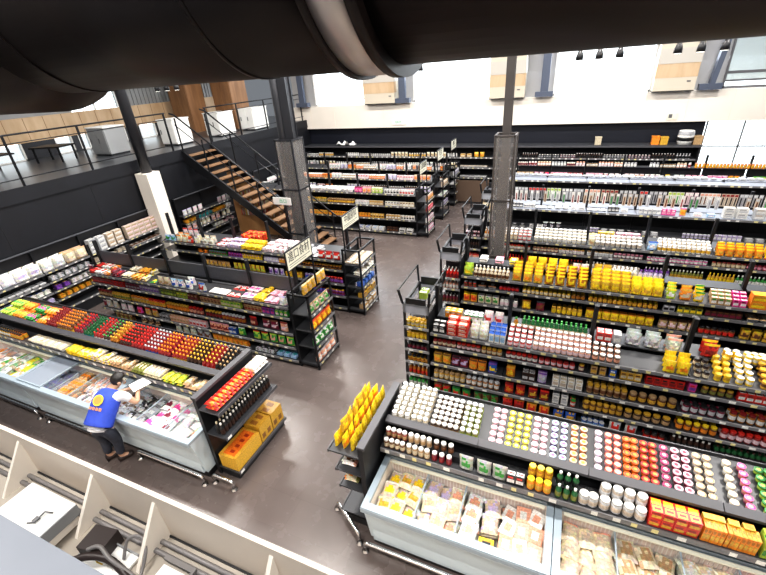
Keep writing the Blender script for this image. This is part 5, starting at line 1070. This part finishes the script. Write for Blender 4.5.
haL, haR = (-5.68, 2.88, .96), (-5.50, 2.86, 1.03)
hipL, hipR = (-5.72, 2.20, .76), (-5.55, 2.25, .76); knL, knR = (-5.83, 2.28, .42), (-5.63, 2.34, .42); anL, anR = (-5.88, 2.26, .08), (-5.69, 2.32, .08)
toL, toR = (-5.84, 2.37, .04), (-5.62, 2.42, .04)
nodes = [(*pel, .115), (*wai, .105), (*che, .115), (*nek, .052), (*hd0, .065), (*hd1, .082),
         (*shL, .06), (*elL, .042), (*wrL, .03), (*haL, (.034, .018)), (*shR, .06), (*elR, .042), (*wrR, .03), (*haR, (.034, .018)),
         (*hipL, .095), (*knL, .06), (*anL, .042), (*toL, .035), (*hipR, .095), (*knR, .06), (*anR, .042), (*toR, .035)]
edges = [(0,1),(1,2),(2,3),(3,4),(4,5),(2,6),(6,7),(7,8),(8,9),(2,10),(10,11),(11,12),(12,13),(0,14),(14,15),(15,16),(16,17),(0,18),(18,19),(19,20),(20,21)]
for h, d, s in ((9, Vector(haL)-Vector(wrL), 1), (13, Vector(haR)-Vector(wrR), -1)):
    d.normalize(); side = d.cross(Vector((0, 0, 1))).normalized(); b0 = Vector(nodes[h][:3])
    for k, (off, ln) in enumerate(((-.030, .062), (-.010, .074), (.010, .070), (.029, .055))):
        a = b0+side*off+d*.03; m_ = a+d*ln*.55+Vector((0, 0, -.008)); e = a+d*ln+Vector((0, 0, -.028)); i = len(nodes)
        nodes += [(*a, .0095), (*m_, .0085), (*e, .007)]; edges += [(h, i), (i, i+1), (i+1, i+2)]
    a = b0-d*.02+side*(.034*s); e = a+side*(.028*s)+d*.035+Vector((0, 0, -.015)); i = len(nodes)
    nodes += [(*a, .011), (*e, .009)]; edges += [(h, i), (i, i+1)]
person = skin_mesh('person', nodes, edges, 'skin')
tag(person, 'person in a bright blue vest and dark trousers bending over the left freezer', 'person')
# trousers, shirt and vest follow the body
skin_mesh('trousers', [(-5.63, 2.23, .84, .12), (-5.63, 2.22, .78, .125), (*hipL, .10), (*knL, .075), (-5.86, 2.27, .22, .062), (-5.875, 2.27, .11, .064), (*hipR, .10), (*knR, .075), (-5.665, 2.33, .22, .062), (-5.68, 2.33, .11, .064)],
          [(0,1),(1,2),(2,3),(3,4),(4,5),(1,6),(6,7),(7,8),(8,9)], 'jeans', person, 2, 1)
skin_mesh('shirt', [(-5.63, 2.21, .80, (.15, .135)), (-5.635, 2.27, .88, .14), (*che, .13), (-5.675, 2.57, 1.14, .075), (*shL, .076), (-5.845, 2.58, 1.03, .06), (*shR, .076), (-5.41, 2.645, 1.01, .06)],
          [(0,1),(1,2),(2,3),(2,4),(4,5),(2,6),(6,7)], 'shirt', person, 2, 1)
# vest: a lofted shell round the torso
vm = MB(); rings = []; sp = [Vector(q) for q in ((-5.628, 2.215, .83), (-5.632, 2.27, .89), (-5.64, 2.35, .97), (-5.65, 2.45, 1.07), (-5.66, 2.54, 1.135), (-5.67, 2.59, 1.165))]
wd = [.19, .178, .178, .19, .18, .09]; dp = [.155, .148, .142, .14, .115, .075]; n = 22
axis_u = Vector((.94, .33, 0)).normalized()
for i, p in enumerate(sp):
    t_ = (sp[min(i+1, 5)]-sp[max(i-1, 0)]).normalized(); u_ = (axis_u-t_*axis_u.dot(t_)).normalized(); w_ = t_.cross(u_)
    rings.append([p+u_*(wd[i]*cos(2*pi*k/n))+w_*(dp[i]*sin(2*pi*k/n)) for k in range(n)])
vm.add([p for r in rings for p in r], [(i*n+k, i*n+(k+1) % n, (i+1)*n+(k+1) % n, (i+1)*n+k) for i in range(5) for k in range(n)], C0, 0, True)
vest = mk('vest', vm, 'vest', person)
so = vest.modifiers.new('s', 'SOLIDIFY'); so.thickness = .012; so.offset = 1; sb = vest.modifiers.new('sub', 'SUBSURF'); sb.levels = 1; sb.render_levels = 1
# round badge and letters on the back
def back_pt(i, k): return rings[i][k]
t_ = (sp[4]-sp[2]).normalized(); u_ = (axis_u-t_*axis_u.dot(t_)).normalized(); nrm = u_.cross(t_).normalized()
if nrm.z < 0: nrm = -nrm
cen = sp[3]+nrm*.158+t_*(.0)
mat4 = Matrix((( u_.x, t_.x, nrm.x), (u_.y, t_.y, nrm.y), (u_.z, t_.z, nrm.z)))
if mat4.determinant() < 0: mat4 = Matrix(((-u_.x, t_.x, nrm.x), (-u_.y, t_.y, nrm.y), (-u_.z, t_.z, nrm.z)))
def stuck(name, mb, mt, c, parent=None):
    o = mk(name, mb, mt, parent or vest); o.location = c; o.rotation_euler = mat4.to_euler(); return o
e = stuck('round_badge', MB().lathe([(.078, 0, C0), (.076, .006, C0)], 28), 'emblem', cen)
mk('badge_ring', MB().lathe([(.058, .006, C0), (.056, .008, C0)], 24).lathe([(.02, .008, C0), (.02, .0095, C0)], 12), 'emblem2', e)
lt = MB()
for i in range(4):
    x = -.085+i*.052; lt.box(x, x+.012, -.02, .02, 0, .005).box(x+.012, x+.034, .008, .018, 0, .005).box(x+.012, x+.034, -.02, -.01, 0, .005).box(x+.026, x+.036, -.02, .018, 0, .005)
stuck('back_lettering', lt, 'emblem2', cen-t_*.115+nrm*.004)
# hair: cap over the head, with ears and face turned down to the right
hc = Vector(hd1); hm = MB(); bmh = bmesh.new(); bmesh.ops.create_icosphere(bmh, subdivisions=3, radius=.098)
rr = random.Random(9)
for v in bmh.verts:
    v.co.z *= 1.05; v.co.y *= 1.08; v.co *= 1+rr.uniform(-.03, .03)
fd = Vector((.42, .62, -.66)).normalized()      # direction the face looks
kill = [f for f in bmh.faces if f.calc_center_median().normalized().dot(fd) > .42]
bmesh.ops.delete(bmh, geom=kill, context='FACES')
hme = bpy.data.meshes.new('hair'); bmh.to_mesh(hme); bmh.free(); hme.materials.append(M['hair']); 
for p_ in hme.polygons: p_.use_smooth = True
h_ = obj('hair', hme, person, hc+Vector((-.005, -.005, .012)))
hm_ = h_.modifiers.new('s', 'SOLIDIFY'); hm_.thickness = .012
fx = fd.cross(Vector((0, 0, 1))).normalized(); fz = fx.cross(fd)
for s in (-1, 1):
    ear = MB().lathe([(.02, -.006, C0), (.024, 0, C0), (.016, .008, C0)], 10); o = mk('ear', ear, 'skin', person); o.location = hc+fx*(.098*s)-fz*.012; o.rotation_euler = (0, pi/2, math.atan2(fx.y, fx.x)); 
    o = mk('eye', MB().lathe([(.006, -.004, C0), (.011, 0, C0), (.005, .005, C0)], 8), 'hair', person); o.location = hc+fd*.094+fx*(.032*s)-fz*.005; o.rotation_euler = fd.to_track_quat('Z', 'Y').to_euler()
nz_ = MB().add([(-.014, -.02, 0), (.014, -.02, 0), (0, .022, 0), (0, -.014, .026)], [(0, 1, 3), (1, 2, 3), (2, 0, 3), (0, 2, 1)], C0, 0, True); o = mk('nose', nz_, 'skin', person); o.location = hc+fd*.09-fz*.022; o.rotation_euler = fd.to_track_quat('Z', 'Y').to_euler()
o = mk('mouth', B(-.022, .022, -.004, .004, -.003, .003), 'emblem2', person); o.location = hc+fd*.09-fz*.05; o.rotation_euler = fd.to_track_quat('Z', 'Y').to_euler()
for a, b in ((anL, toL), (anR, toR)):
    s = skin_mesh('shoe', [(*(Vector(a)-Vector((.02, .04, .04))), .045), (*(Vector(a)+Vector((0, 0, -.035))), .05), (*(Vector(b)+Vector((.02, .04, 0))), (.042, .036))], [(0,1),(1,2)], 'rubber', person, 2, 1)
t = thing('paper_sheet', 'white sheet of paper the bending person holds over the freezer', 'paper', haR)
mk('sheet', MB().add([(-.17, -.04, .03), (.04, -.12, .02), (.10, .14, .0), (-.12, .2, .01), (-.04, .06, .045)], [(0, 1, 4), (1, 2, 4), (2, 3, 4), (3, 0, 4)], P['white'], 0, True), 'white', t)

# ------------------------------------------------------------------ light
def area(name, loc, sx, sy, power, col, rot=(0, 0, 0)):
    l = bpy.data.lights.new(name, 'AREA'); l.shape = 'RECTANGLE'; l.size = sx; l.size_y = sy; l.energy = power; l.color = col
    o = bpy.data.objects.new(name, l); COL.objects.link(o); o.location = loc; o.rotation_euler = rot; return o
for x in (-9, -4.5, 0, 4):
    for y in (4.6, 8.8, 13.0): area('ceiling_lamp', (x, y, 7.6), 1.5, .35, 255, (1, .955, .9))
for x in (-8, -3, 2): area('ceiling_lamp', (x, -.2, 8.0), 2.0, .8, 270, (1, .955, .9))
area('window_light', (-2, 17.2, 5.4), 16, 2.2, 450, (.86, .93, 1), (radians(-62), 0, 0))
w = bpy.data.worlds.new('world'); SC.world = w; w.use_nodes = True
w.node_tree.nodes['Background'].inputs[0].default_value = (.86, .92, 1, 1); w.node_tree.nodes['Background'].inputs[1].default_value = .22
SC.view_settings.view_transform = 'Standard'; SC.view_settings.look = 'None'
try: SC.view_settings.look = 'Medium High Contrast'
except Exception as ex: print('LOOK', ex); SC.view_settings.exposure = .0
SC.cycles.use_denoising = True; SC.cycles.max_bounces = 6; SC.cycles.transparent_max_bounces = 12
SC.cycles.sample_clamp_indirect = 4
